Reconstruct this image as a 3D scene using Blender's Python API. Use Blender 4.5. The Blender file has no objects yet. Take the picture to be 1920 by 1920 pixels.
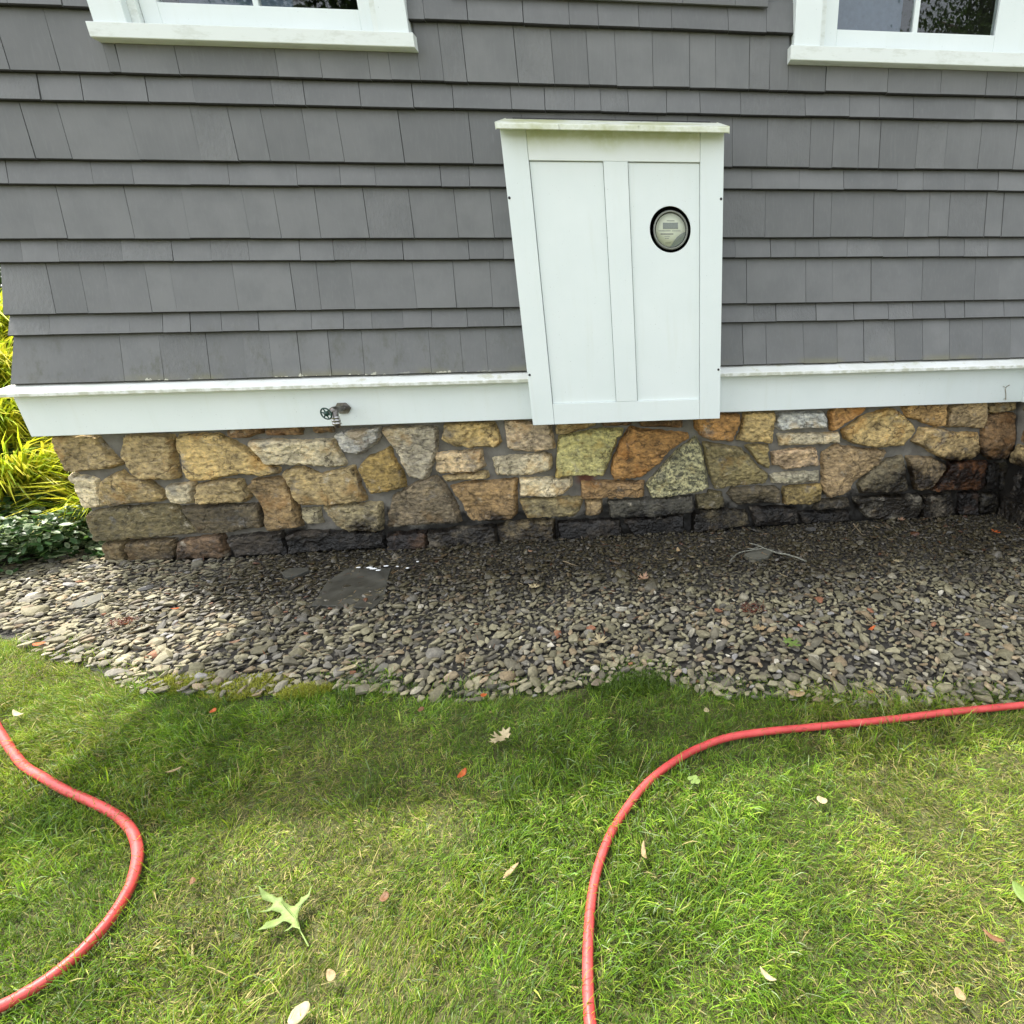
import bpy, bmesh, math, random
import numpy as np
from mathutils import Vector, Matrix, noise as mnoise
from mathutils.geometry import delaunay_2d_cdt

random.seed(7)
rng = np.random.default_rng(11)
R = math.radians
scene = bpy.context.scene
C = scene.collection

# ------------------------------------------------------------------ camera
CAM = Vector((0.0, -2.73, 1.14))
FPX, CX, CY = 960.0, 1260.93, 960.0
YAW, PITCH, ROLL = 0.103117, 0.356668, -0.017904
fwd0 = Vector((math.sin(YAW), math.cos(YAW), 0)); rgt0 = Vector((math.cos(YAW), -math.sin(YAW), 0)); up0 = Vector((0, 0, 1))
FW = fwd0 * math.cos(PITCH) - up0 * math.sin(PITCH)
u2 = up0 * math.cos(PITCH) + fwd0 * math.sin(PITCH)
RT = rgt0 * math.cos(ROLL) + u2 * math.sin(ROLL)
UP = u2 * math.cos(ROLL) - rgt0 * math.sin(ROLL)
cd = bpy.data.cameras.new("camera"); cam = bpy.data.objects.new("camera", cd); C.objects.link(cam)
cam.matrix_world = Matrix(((RT.x, UP.x, -FW.x, CAM.x), (RT.y, UP.y, -FW.y, CAM.y), (RT.z, UP.z, -FW.z, CAM.z), (0, 0, 0, 1)))
cd.sensor_width = 36; cd.lens = FPX / 1920 * 36
cd.shift_x = -(CX - 960) / 1920; cd.shift_y = (CY - 960) / 1920
cd.clip_start = 0.05; cd.clip_end = 400
scene.camera = cam

# ------------------------------------------------------------------ sky, sun, exposure
SUN_EL = R(65); SUN_H = Vector((-0.82, 0.575, 0)).normalized()          # sun stands behind the house, to the left
world = bpy.data.worlds.new("World"); scene.world = world; world.use_nodes = True
wn = world.node_tree; wn.nodes.clear()
sky = wn.nodes.new("ShaderNodeTexSky"); sky.sky_type = 'NISHITA'; sky.sun_disc = False
sky.sun_elevation = SUN_EL; sky.sun_rotation = math.atan2(SUN_H.x, SUN_H.y)
sky.air_density = 1.0; sky.dust_density = 2.5; sky.ozone_density = 0.6
bgn = wn.nodes.new("ShaderNodeBackground"); bgn.inputs[1].default_value = 0.15
wo = wn.nodes.new("ShaderNodeOutputWorld")
hz_ = wn.nodes.new("ShaderNodeHueSaturation"); hz_.inputs["Saturation"].default_value = 0.30      # sky saturation cut to neutralise its blue cast
wt_ = wn.nodes.new("ShaderNodeMix"); wt_.data_type = 'RGBA'; wt_.blend_type = 'MULTIPLY'; wt_.inputs[0].default_value = 1.0; wt_.inputs[7].default_value = (1.0, .99, .965, 1)
wn.links.new(sky.outputs[0], hz_.inputs["Color"]); wn.links.new(hz_.outputs[0], wt_.inputs[6]); wn.links.new(wt_.outputs[2], bgn.inputs[0]); wn.links.new(bgn.outputs[0], wo.inputs[0])
sd = bpy.data.lights.new("sun", 'SUN'); sd.energy = 2.15; sd.angle = R(0.6); sd.color = (1.0, 0.95, 0.86)
sun = bpy.data.objects.new("sun", sd); C.objects.link(sun)
sdir = Vector((SUN_H.x * math.cos(SUN_EL), SUN_H.y * math.cos(SUN_EL), math.sin(SUN_EL)))
sun.rotation_euler = sdir.to_track_quat('Z', 'Y').to_euler(); sun.location = sdir * 30
vs = scene.view_settings; vs.view_transform = 'Standard'; vs.look = 'None'; vs.gamma = 1.0; vs.exposure = 2.04
vs.use_curve_mapping = False

# ------------------------------------------------------------------ pixel -> place
def ray(px, py): return RT * ((px - CX) / FPX) - UP * ((py - CY) / FPX) + FW
def on_y(px, py, Y):
    d = ray(px, py); return CAM + d * ((Y - CAM.y) / d.y)
def on_z(px, py, Z=0.0):
    d = ray(px, py); return CAM + d * ((Z - CAM.z) / d.z)

# ------------------------------------------------------------------ helpers
def smooth(a, b, x): t = np.clip((x - a) / (b - a), 0, 1); return t * t * (3 - 2 * t)
def wav(x, y, scale, seed):
    r = np.random.default_rng(seed); s = np.zeros_like(x, dtype=float)
    for k in range(9):
        a = r.uniform(0, 6.283); fq = scale * r.uniform(.5, 1.6); s += np.sin((x * math.cos(a) + y * math.sin(a)) * fq * 6.283 + r.uniform(0, 6.283))
    return s / 3.2                                       # about -1..1
def nz(x, y, z): return mnoise.noise(Vector((x, y, z)))
def fbm(x, y, z): return nz(x, y, z) + .5 * nz(2.1 * x, 2.1 * y, 2.1 * z + 5) + .25 * nz(4.3 * x, 4.3 * y, 4.3 * z + 9)

def tag(o, label=None, cat=None, group=None, kind=None):
    if label: o["label"] = label
    if cat: o["category"] = cat
    if group: o["group"] = group
    if kind: o["kind"] = kind
    return o
def empty(name, loc=(0, 0, 0)):
    o = bpy.data.objects.new(name, None); o.location = loc; o.empty_display_size = .1; C.objects.link(o); return o
def link(name, me, mat, parent=None, col=None, sm=False):
    o = bpy.data.objects.new(name, me); C.objects.link(o)
    if mat and not me.materials: me.materials.append(mat)
    if parent:
        o.parent = parent
        o.matrix_parent_inverse = Matrix.Translation(-world_loc(parent))
    if col: o.color = col
    if sm: me.polygons.foreach_set("use_smooth", [True] * len(me.polygons))
    return o
def world_loc(o):
    v = Vector(o.location)
    if o.parent: v = v + world_loc(o.parent) + o.matrix_parent_inverse.translation
    return v
def pyobj(name, vs_, fs, mat, parent=None, col=None, sm=False):
    me = bpy.data.meshes.new(name); me.from_pydata([tuple(v) for v in vs_], [], fs); me.update()
    return link(name, me, mat, parent, col, sm)
def bm_obj(name, bm, mat, parent=None, col=None, sm=False, bevel=0, seg=2):
    if bevel:
        bmesh.ops.remove_doubles(bm, verts=bm.verts, dist=1e-5)
        bmesh.ops.bevel(bm, geom=[e for e in bm.edges if e.is_manifold and e.calc_face_angle(0) > .5], offset=bevel, segments=seg, affect='EDGES', profile=.6)
    bmesh.ops.recalc_face_normals(bm, faces=bm.faces)
    me = bpy.data.meshes.new(name); bm.to_mesh(me); bm.free()
    return link(name, me, mat, parent, col, sm)
def box_bm(x0, x1, y0, y1, z0, z1, bm=None):
    bm = bm or bmesh.new()
    v = [bm.verts.new((x, y, z)) for x in (x0, x1) for y in (y0, y1) for z in (z0, z1)]
    for f in ((0, 1, 3, 2), (4, 6, 7, 5), (0, 4, 5, 1), (2, 3, 7, 6), (0, 2, 6, 4), (1, 5, 7, 3)): bm.faces.new([v[i] for i in f])
    return bm
def box(name, x0, x1, y0, y1, z0, z1, mat, parent=None, bevel=0.0015):
    return bm_obj(name, box_bm(x0, x1, y0, y1, z0, z1), mat, parent, bevel=bevel)
def prism(name, prof, axis, a0, a1, mat, parent=None, bevel=0):
    """profile of 2D points (u,z) swept along x (axis 0, u=y) or y (axis 1, u=x)"""
    n = len(prof); vv = []
    for a in (a0, a1): vv += [((a, u, z) if axis == 0 else (u, a, z)) for u, z in prof]
    fs = [[i, (i + 1) % n, n + (i + 1) % n, n + i] for i in range(n)] + [list(range(n)), list(range(2 * n - 1, n - 1, -1))]
    bm = bmesh.new(); bv = [bm.verts.new(v) for v in vv]
    for f in fs: bm.faces.new([bv[i] for i in f])
    return bm_obj(name, bm, mat, parent, bevel=bevel)
def tube(name, pts, rad, mat, parent=None, n=10, caps=True, cols=None):
    pts = [Vector(p) for p in pts]; vv = []; fs = []
    rad = rad if isinstance(rad, (list, tuple)) else [rad] * len(pts)
    for i, p in enumerate(pts):
        t = (pts[min(i + 1, len(pts) - 1)] - pts[max(i - 1, 0)]).normalized()
        a = t.cross(Vector((0, 0, 1)));  a = a.normalized() if a.length > .05 else Vector((1, 0, 0)); b = a.cross(t).normalized()
        for k in range(n):
            an = 6.28318 * k / n; vv.append(p + (a * math.cos(an) + b * math.sin(an)) * rad[i])
    for i in range(len(pts) - 1):
        for k in range(n): fs.append([i * n + k, i * n + (k + 1) % n, (i + 1) * n + (k + 1) % n, (i + 1) * n + k])
    if caps: fs += [list(range(n)), list(range(len(pts) * n - 1, (len(pts) - 1) * n - 1, -1))]
    return pyobj(name, vv, fs, mat, parent, sm=True)
def lathe(name, prof, org, ax, mat, parent=None, n=24):
    """profile (radius, distance along ax)"""
    ax = Vector(ax).normalized(); a = ax.orthogonal().normalized(); b = ax.cross(a); org = Vector(org); vv = []; fs = []
    for r_, h in prof:
        for k in range(n):
            an = 6.28318 * k / n; vv.append(org + ax * h + (a * math.cos(an) + b * math.sin(an)) * r_)
    for i in range(len(prof) - 1):
        for k in range(n): fs.append([i * n + k, i * n + (k + 1) % n, (i + 1) * n + (k + 1) % n, (i + 1) * n + k])
    if name == "glass_cover": fs = [f_[::-1] for f_ in fs]
    elif name != "ring": fs += [list(range(n)), list(range(len(prof) * n - 1, (len(prof) - 1) * n - 1, -1))]
    return pyobj(name, vv, fs, mat, parent, sm=True)
def torus(name, org, ax, R0, r0, mat, parent=None, n=28, m=8):
    ax = Vector(ax).normalized(); a = ax.orthogonal().normalized(); b = ax.cross(a); org = Vector(org); vv = []; fs = []
    for i in range(n):
        d = a * math.cos(6.28318 * i / n) + b * math.sin(6.28318 * i / n)
        for k in range(m):
            an = 6.28318 * k / m; vv.append(org + d * (R0 + r0 * math.cos(an)) + ax * (r0 * math.sin(an)))
    for i in range(n):
        for k in range(m): fs.append([i * m + k, i * m + (k + 1) % m, ((i + 1) % n) * m + (k + 1) % m, ((i + 1) % n) * m + k])
    return pyobj(name, vv, fs, mat, parent, sm=True)

# ------------------------------------------------------------------ materials
class NT:
    def __init__(s, name):
        s.m = bpy.data.materials.new(name); s.m.use_nodes = True; s.t = s.m.node_tree; s.t.nodes.clear()
        s.out = s.n("ShaderNodeOutputMaterial"); s.p = s.n("ShaderNodeBsdfPrincipled"); s.l(s.p.outputs[0], s.out.inputs[0])
    def n(s, t, **k):
        d = s.t.nodes.new(t)
        for a, b in k.items(): setattr(d, a, b)
        return d
    def l(s, a, b): s.t.links.new(a, b)
    def put(s, sock, v):
        if hasattr(v, "is_linked"): s.l(v, sock)
        else: sock.default_value = (*v, 1) if isinstance(v, tuple) and len(v) == 3 and sock.type == 'RGBA' else v
    def pos(s): return s.n("ShaderNodeNewGeometry").outputs["Position"]
    def noise(s, vec, scale, detail=4, rough=.55, sc=None):
        if sc:
            mp = s.n("ShaderNodeMapping"); s.l(vec, mp.inputs[0]); mp.inputs["Scale"].default_value = sc; vec = mp.outputs[0]
        d = s.n("ShaderNodeTexNoise"); s.l(vec, d.inputs["Vector"]); d.inputs["Scale"].default_value = scale
        d.inputs["Detail"].default_value = detail; d.inputs["Roughness"].default_value = rough
        return d.outputs["Fac"]
    def ramp(s, fac, stops, interp='LINEAR'):
        d = s.n("ShaderNodeValToRGB"); s.l(fac, d.inputs[0]); e = d.color_ramp.elements; d.color_ramp.interpolation = interp
        while len(e) < len(stops): e.new(.5)
        for i, (p, c) in enumerate(stops):
            e[i].position = p; e[i].color = (*c, 1) if isinstance(c, tuple) else (c, c, c, 1)
        return d.outputs[0]
    def mix(s, fac, a, b, mode='MIX'):
        d = s.n("ShaderNodeMix", data_type='RGBA', blend_type=mode)
        s.put(d.inputs[0], fac); s.put(d.inputs[6], a); s.put(d.inputs[7], b); return d.outputs[2]
    def math(s, op, a, b=0.0, clamp=False):
        d = s.n("ShaderNodeMath", operation=op, use_clamp=clamp); s.put(d.inputs[0], a); s.put(d.inputs[1], b); return d.outputs[0]
    def mapr(s, v, a, b, c=0.0, d_=1.0):
        d = s.n("ShaderNodeMapRange", interpolation_type='SMOOTHSTEP'); s.put(d.inputs[0], v)
        for i, k in enumerate((a, b, c, d_)): d.inputs[i + 1].default_value = k
        return d.outputs[0]
    def sep(s, vec):
        d = s.n("ShaderNodeSeparateXYZ"); s.l(vec, d.inputs[0]); return d.outputs
    def bump(s, h, strength=.4, dist=.004, prev=None):
        d = s.n("ShaderNodeBump"); s.l(h, d.inputs["Height"]); d.inputs["Strength"].default_value = strength; d.inputs["Distance"].default_value = dist
        if prev: s.l(prev, d.inputs["Normal"])
        return d.outputs[0]
    def fin(s, base=None, rough=None, normal=None, metal=0, spec=None):
        if base is not None: s.put(s.p.inputs["Base Color"], base)
        if rough is not None: s.put(s.p.inputs["Roughness"], rough)
        if normal is not None: s.l(normal, s.p.inputs["Normal"])
        s.p.inputs["Metallic"].default_value = metal
        if spec is not None: s.put(s.p.inputs["Specular IOR Level"], spec)
        return s.m
def plain(name, col, rough=.5, metal=0, var=.12, scale=40, bump=.1):
    t = NT(name); P = t.pos(); f_ = t.noise(P, scale, 4)
    c0 = tuple(c * (1 - var) for c in col); c1 = tuple(min(1, c * (1 + var)) for c in col)
    return t.fin(t.ramp(f_, [(.3, c0), (.7, c1)]), rough, t.bump(f_, bump, .002), metal)

def m_white():
    t = NT("white_paint"); P = t.pos(); x, y, z = t.sep(P)
    big = t.noise(P, 3.0, 4); fine = t.noise(P, 90, 3); streak = t.noise(P, 9, 4, sc=(3, 3, .25))
    c = t.ramp(big, [(.25, (.675, .735, .722)), (.75, (.74, .79, .778))])
    c = t.mix(t.math('MULTIPLY', t.mapr(streak, .52, .8), .16), c, (.55, .58, .47))
    speck = t.mapr(t.noise(P, 160, 2), .735, .76); c = t.mix(t.math('MULTIPLY', speck, .55), c, (.22, .23, .2))
    return t.fin(c, .42, t.bump(fine, .05, .002))
def m_algae():
    t = NT("algae_stained_white_paint"); P = t.pos()
    big = t.noise(P, 6, 5); fine = t.noise(P, 60, 4)
    c = t.ramp(fine, [(.3, (.62, .65, .52)), (.7, (.74, .77, .70))])
    c = t.mix(t.math('MULTIPLY', t.mapr(big, .4, .68), .8), c, (.40, .42, .18))
    dark = t.mapr(t.noise(P, 26, 4, sc=(1, 1, .3)), .62, .72); c = t.mix(t.math('MULTIPLY', dark, .6), c, (.16, .16, .1))
    return t.fin(c, .6, t.bump(fine, .15, .002))
def m_shingle():
    t = NT("grey_painted_cedar"); P = t.pos(); x, y, z = t.sep(P)
    oi = t.n("ShaderNodeObjectInfo"); rnd = oi.outputs["Random"]
    off = t.n("ShaderNodeVectorMath", operation='ADD'); t.l(P, off.inputs[0])
    cmb = t.n("ShaderNodeCombineXYZ"); t.l(t.math('MULTIPLY', rnd, 37.0), cmb.inputs[0]); t.l(t.math('MULTIPLY', rnd, 11.0), cmb.inputs[1]); t.l(cmb.outputs[0], off.inputs[1])
    Q = off.outputs[0]
    grain = t.noise(Q, 120, 5, .6, sc=(1, 1, .06)); blot = t.noise(Q, 7, 4); rough_ = t.noise(Q, 75, 5, .65, sc=(1, 1, .45))
    base = t.ramp(rnd, [(0, (.122, .124, .122)), (.5, (.141, .143, .141)), (1, (.160, .162, .159))])
    c = t.mix(t.math('MULTIPLY', t.mapr(blot, .35, .7), .5), base, (.102, .106, .105))
    c = t.mix(t.math('MULTIPLY', t.mapr(grain, .48, .75), .26), c, (.185, .19, .189))
    # dirt, algae and peeling paint on the butts of the lowest courses
    low = t.mapr(z, 1.28, .93); alg = t.noise(P, 13, 7, .75, sc=(1, 1, .5))
    c = t.mix(t.math('MULTIPLY', t.math('MULTIPLY', t.math('MULTIPLY', t.mapr(alg, .48, .72), low), t.mapr(x, .3, -1.2, .25, 1.0)), .85), c, (.075, .078, .052))
    b2 = t.mapr(z, .965, .93); moss = t.mapr(t.noise(P, 5, 3), .42, .6)
    c = t.mix(t.math('MULTIPLY', t.math('MULTIPLY', b2, moss), .5), c, (.17, .16, .075))
    pe = t.mapr(t.math('ADD', t.noise(P, 34, 4, sc=(1, 1, .8)), t.mapr(z, .920, .955, .17, -.12)), .66, .685)
    pe = t.math('MULTIPLY', pe, t.mapr(z, .985, .955))
    c = t.mix(t.math('MULTIPLY', t.math('MULTIPLY', pe, t.mapr(t.noise(P, 2.6, 2), .50, .58)), t.mapr(x, -.2, -.8)), c, (.46, .45, .36))
    # a few rough-sawn shingles
    rs = t.mapr(t.math('FRACT', t.math('MULTIPLY', rnd, 7.31)), .86, .9)
    speck = t.mapr(t.noise(Q, 300, 2), .70, .74); c = t.mix(t.math('MULTIPLY', speck, .22), c, (.05, .05, .05))
    n1 = t.bump(grain, .12, .002); n2 = t.n("ShaderNodeBump"); t.l(rough_, n2.inputs["Height"]); n2.inputs["Distance"].default_value = .005
    t.l(t.math('MULTIPLY', rs, .9), n2.inputs["Strength"]); t.l(n1, n2.inputs["Normal"])
    return t.fin(c, .62, n2.outputs[0])
def m_stone():
    t = NT("fieldstone"); P = t.pos(); x, y, z = t.sep(P)
    oi = t.n("ShaderNodeObjectInfo"); col = oi.outputs["Color"]; al = oi.outputs["Alpha"]; rnd = oi.outputs["Random"]
    off = t.n("ShaderNodeVectorMath", operation='ADD'); t.l(P, off.inputs[0]); cmb = t.n("ShaderNodeCombineXYZ"); t.l(t.math('MULTIPLY', rnd, 53.0), cmb.inputs[0]); t.l(cmb.outputs[0], off.inputs[1]); Q = off.outputs[0]
    n1 = t.noise(Q, 9, 6, .62); n2 = t.noise(Q, 34, 6, .66, sc=(1, 1, 1.7)); n3 = t.noise(Q, 130, 4, .6)
    c = t.mix(1.0, col, t.ramp(n1, [(.25, (.55, .54, .52)), (.5, (1.2, 1.2, 1.2)), (.75, (1.9, 1.84, 1.72))]), 'MULTIPLY')
    c = t.mix(1.0, c, t.ramp(n2, [(.30, (.30, .28, .26)), (.48, (1, 1, 1)), (.70, (1.75, 1.7, 1.58))]), 'MULTIPLY')
    rust = t.mapr(t.noise(Q, 5.5, 5, .65), .53, .66); c = t.mix(t.math('MULTIPLY', rust, .55), c, t.mix(1.0, col, (1.22, .86, .42), 'MULTIPLY'))
    pale = t.mapr(t.noise(Q, 13, 6, .7), .60, .70); c = t.mix(t.math('MULTIPLY', pale, .65), c, (.52, .46, .35))
    grey = t.mapr(t.noise(Q, 7.7, 5, .65), .58, .68); c = t.mix(t.math('MULTIPLY', grey, .5), c, (.17, .165, .155))
    c = t.mix(t.mapr(n3, .60, .72, 0, .35), c, (.05, .045, .04))
    vo = t.n("ShaderNodeTexVoronoi", feature='DISTANCE_TO_EDGE'); vo.inputs["Scale"].default_value = 5.5
    wp = t.n("ShaderNodeVectorMath", operation='ADD'); t.l(Q, wp.inputs[0]); nn = t.n("ShaderNodeTexNoise"); t.l(Q, nn.inputs["Vector"]); nn.inputs["Scale"].default_value = 14; nn.inputs["Detail"].default_value = 5
    sc_ = t.n("ShaderNodeVectorMath", operation='SCALE'); t.l(nn.outputs["Color"], sc_.inputs[0]); sc_.inputs["Scale"].default_value = .16; t.l(sc_.outputs[0], wp.inputs[1]); t.l(wp.outputs[0], vo.inputs["Vector"])
    crack = t.mapr(vo.outputs["Distance"], .020, .004); c = t.mix(t.math('MULTIPLY', t.math('MULTIPLY', crack, t.mapr(t.noise(Q, 6, 3), .42, .6)), .6), c, (.05, .038, .022))
    # lichen stone (alpha 0.5)
    li = t.math('MULTIPLY', t.math('LESS_THAN', al, .7), t.mapr(t.noise(Q, 52, 6, .75), .47, .57)); c = t.mix(t.math('MULTIPLY', li, .85), c, (.055, .058, .042))
    # water-soaked, dirt-blackened foot of the wall
    edge = t.math('ADD', t.math('ADD', t.math('MULTIPLY', t.noise(P, 4.2, 6, .68), .56), t.mapr(x, 1.0, 2.1, -.10, .12)), t.mapr(x, -2.4, -1.5, -.16, -.015))
    wet = t.mapr(t.math('SUBTRACT', edge, z), -.05, .055)
    wet = t.math('MULTIPLY', wet, t.mapr(t.noise(P, 7.5, 6, .72), .36, .54, .20, 1.0))
    c = t.mix(wet, c, t.mix(1.0, c, (.062, .052, .040), 'MULTIPLY'))
    r = t.math('SUBTRACT', .8, t.math('MULTIPLY', wet, .48))
    h = t.bump(n1, .8, .03); h = t.bump(n2, .9, .014, h); h = t.bump(n3, .7, .005, h); h = t.bump(t.math('SUBTRACT', 1.0, crack), .8, .008, h)
    return t.fin(c, r, h)
def m_mortar():
    t = NT("mortar"); P = t.pos(); x, y, z = t.sep(P); n1 = t.noise(P, 14, 5); n2 = t.noise(P, 160, 4)
    c = t.ramp(n1, [(.3, (.12, .112, .097)), (.7, (.225, .212, .185))]); c = t.mix(t.mapr(n2, .55, .7, 0, .4), c, (.09, .088, .08))
    edge = t.math('ADD', t.math('ADD', t.math('MULTIPLY', t.noise(P, 4.2, 6, .68), .56), t.mapr(x, 1.0, 2.1, -.10, .12)), t.mapr(x, -2.4, -1.5, -.16, -.015))
    wet = t.mapr(t.math('SUBTRACT', edge, z), -.04, .03); c = t.mix(wet, c, t.mix(1.0, c, (.06, .055, .048), 'MULTIPLY'))
    rustx = t.math('MULTIPLY', t.mapr(t.math('ABSOLUTE', t.math('SUBTRACT', x, -.19)), .075, .02), t.math('MULTIPLY', t.mapr(z, .30, .34), t.mapr(z, .39, .36)))
    c = t.mix(t.math('MULTIPLY', rustx, .8), c, (.13, .03, .012))
    return t.fin(c, t.math('SUBTRACT', .9, t.math('MULTIPLY', wet, .4)), t.bump(n2, .6, .004))
def m_pebble():
    t = NT("river_pebble"); P = t.pos(); x, y, z = t.sep(P)
    oi = t.n("ShaderNodeObjectInfo"); at = t.n("ShaderNodeAttribute", attribute_name="Col")
    c = t.mix(1.0, oi.outputs["Color"], at.outputs["Color"], 'MULTIPLY')
    n1 = t.noise(P, 70, 5, .6); n2 = t.noise(P, 320, 3)
    c = t.mix(1.0, c, t.ramp(n1, [(.3, (.66, .66, .66)), (.7, (1.3, 1.3, 1.28))]), 'MULTIPLY')
    c = t.mix(t.mapr(n2, .6, .75, 0, .3), c, (.06, .06, .055))
    # rain-wet strip along the house
    wet = t.mapr(t.math('ADD', y, t.math('MULTIPLY', t.noise(P, 1.6, 3), .9)), -.62, .05)
    wet = t.math('MULTIPLY', wet, t.mapr(x, -2.35, -1.7))
    c = t.mix(wet, c, t.mix(1.0, c, (.25, .235, .205), 'MULTIPLY'))
    return t.fin(c, t.math('SUBTRACT', .74, t.math('MULTIPLY', wet, .42)), t.bump(n1, .3, .003))
def m_leafy(name, colors, rough=.5, trans=.35, attr=True, spec=.3):
    t = NT(name); P = t.pos()
    if attr:
        a = t.n("ShaderNodeAttribute", attribute_name="Col"); c = a.outputs["Color"]
    else: c = t.ramp(t.noise(P, 60, 3), [(.3, colors[0]), (.7, colors[1])])
    t.fin(c, rough, spec=spec)
    tr = t.n("ShaderNodeBsdfTranslucent"); t.l(t.mix(1.0, c, (1.25, 1.3, .7), 'MULTIPLY'), tr.inputs[0])
    ms = t.n("ShaderNodeMixShader"); ms.inputs[0].default_value = trans; t.l(t.p.outputs[0], ms.inputs[1]); t.l(tr.outputs[0], ms.inputs[2]); t.l(ms.outputs[0], t.out.inputs[0])
    return t.m
def m_ground(name, a, b, scale=30, bump=.6):
    t = NT(name); P = t.pos(); n1 = t.noise(P, scale, 6, .65); n2 = t.noise(P, 2.2, 3)
    c = t.ramp(n1, [(.3, a), (.7, b)]); c = t.mix(t.mapr(n2, .4, .65, 0, .35), c, tuple(k * .55 for k in a))
    return t.fin(c, .95, t.bump(n1, bump, .01))
def m_hose():
    t = NT("red_rubber"); P = t.pos(); n1 = t.noise(P, 18, 5); n2 = t.noise(P, 200, 3)
    c = t.ramp(n1, [(.3, (.46, .042, .040)), (.7, (.59, .075, .070))])
    c = t.mix(t.mapr(t.noise(P, 55, 4, .7), .60, .72, 0, .7), c, (.12, .03, .02))
    return t.fin(c, t.ramp(n1, [(.3, .42), (.7, .58)]), t.bump(n2, .08, .001))
def m_glass():
    t = NT("window_glass"); t.p.inputs["Transmission Weight"].default_value = 1.0; t.p.inputs["IOR"].default_value = 1.5
    return t.fin((.86, .9, .9), 0.0)

def m_thin():
    t = NT("clear_cover"); t.t.nodes.remove(t.p)
    gl_ = t.n("ShaderNodeBsdfGlossy"); gl_.inputs["Roughness"].default_value = .03
    tr = t.n("ShaderNodeBsdfTransparent"); tr.inputs[0].default_value = (.93, .94, .92, 1); ms = t.n("ShaderNodeMixShader")
    ms.inputs[0].default_value = .05; t.l(tr.outputs[0], ms.inputs[1]); t.l(gl_.outputs[0], ms.inputs[2]); t.l(ms.outputs[0], t.out.inputs[0]); return t.m
M = dict(thin=m_thin(), white=m_white(), algae=m_algae(), shingle=m_shingle(), stone=m_stone(), mortar=m_mortar(), pebble=m_pebble(), hose=m_hose(), glass=m_glass())
M['grass'] = m_leafy("grass_blades", None, .5, .3, spec=.25)
M['foliage'] = m_leafy("plant_leaf", None, .42, .35, spec=.4)
M['leafobj'] = None
M['lawnsoil'] = m_ground("lawn_thatch", (.045, .048, .016), (.12, .12, .042), 60)
M['soil'] = m_ground("garden_soil", (.022, .016, .011), (.06, .045, .03), 40)
M['bed'] = m_ground("gravel_bed_soil", (.018, .016, .013), (.05, .046, .038), 50)
M['wallgrey'] = plain("grey_wall_paint", (.140, .145, .144), .65)
M['butt'] = plain("butt_shadow_line", (.016, .015, .014), .9, 0, .4, 60)  # near-black that paints the shadow line under each shingle course
M['roof'] = plain("asphalt_roofing", (.07, .07, .07), .9)
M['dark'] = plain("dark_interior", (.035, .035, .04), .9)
M['curtain'] = plain("pale_blind", (.17, .22, .30), .8)
M['black'] = plain("black_gasket", (.012, .012, .012), .5)
M['steel'] = plain("dull_nickel", (.20, .185, .17), .42, 1.0, .3, 80)
M['chrome'] = plain("bright_steel", (.45, .44, .43), .28, 1.0)
M['green'] = plain("green_enamel", (.006, .042, .030), .35)
M['face'] = plain("meter_dial_plate", (.62, .65, .50), .6, 0, .03)
M['lcd'] = plain("lcd_glass", (.12, .145, .115), .25, 0, .15, 900)
M['print'] = plain("grey_print", (.12, .125, .10), .7)
M['ring'] = plain("grey_plastic", (.24, .25, .22), .35)
M['slate'] = plain("slate", (.050, .050, .042), .4, 0, .5, 14, .8)
M['slate_dry'] = plain("slate_dry", (.085, .083, .064), .7, 0, .3, 18, .5)
M['lichen'] = plain("lichen_bark", (.18, .18, .145), .9, 0, .6, 90, .8)
M['brown_twig'] = plain("dry_stem", (.22, .17, .10), .9, 0, .3, 90)
M['white_speck'] = plain("white_speck", (.8, .82, .82), .5, 0, .05)
M['bark'] = plain("tree_bark", (.09, .07, .05), .9, 0, .3, 25, .8)
def leafmat(name, col, trans=.3):
    return m_leafy(name, (tuple(c * .8 for c in col), tuple(min(1, c * 1.2) for c in col)), .55, trans, attr=False)

# ------------------------------------------------------------------ measured lines
OFF = {'A': .012, 'B': .012, 'C': .012, 'D': .012, 'E': .012, 'F': .014, 'G': .026, 'H': .030, 'I': .055, 'J': .064, 'K': .10}
YPX = {'A': -8, 'B': 44, 'C': 157, 'D': 207, 'E': 309, 'F': 352, 'G': 447, 'H': 487, 'I': 577, 'J': 613, 'K': 697}
BZ = {k: on_y(960, YPX[k], -OFF[k]).z for k in OFF}
XC0 = -2.565                                            # upper corner of the house, left
XR = 2.265                                             # inner corner, right
SK_Y = -.09; ST_Y = -.050; MO_Y = -.014
CABY = 2.506 - 2.73
SKX = on_y(58, 817, SK_Y).x; STX = on_y(93, 822, ST_Y).x
SK_B = on_y(960, 787, SK_Y).z; CAP_F = on_y(960, 711, -.14).z; CAP_L = on_y(960, 718, -.14).z

# ------------------------------------------------------------------ the house
house = empty("house", (0, 0, 0))
tag(house, "grey shingled house with white trim and a fieldstone foundation", "house")

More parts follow.
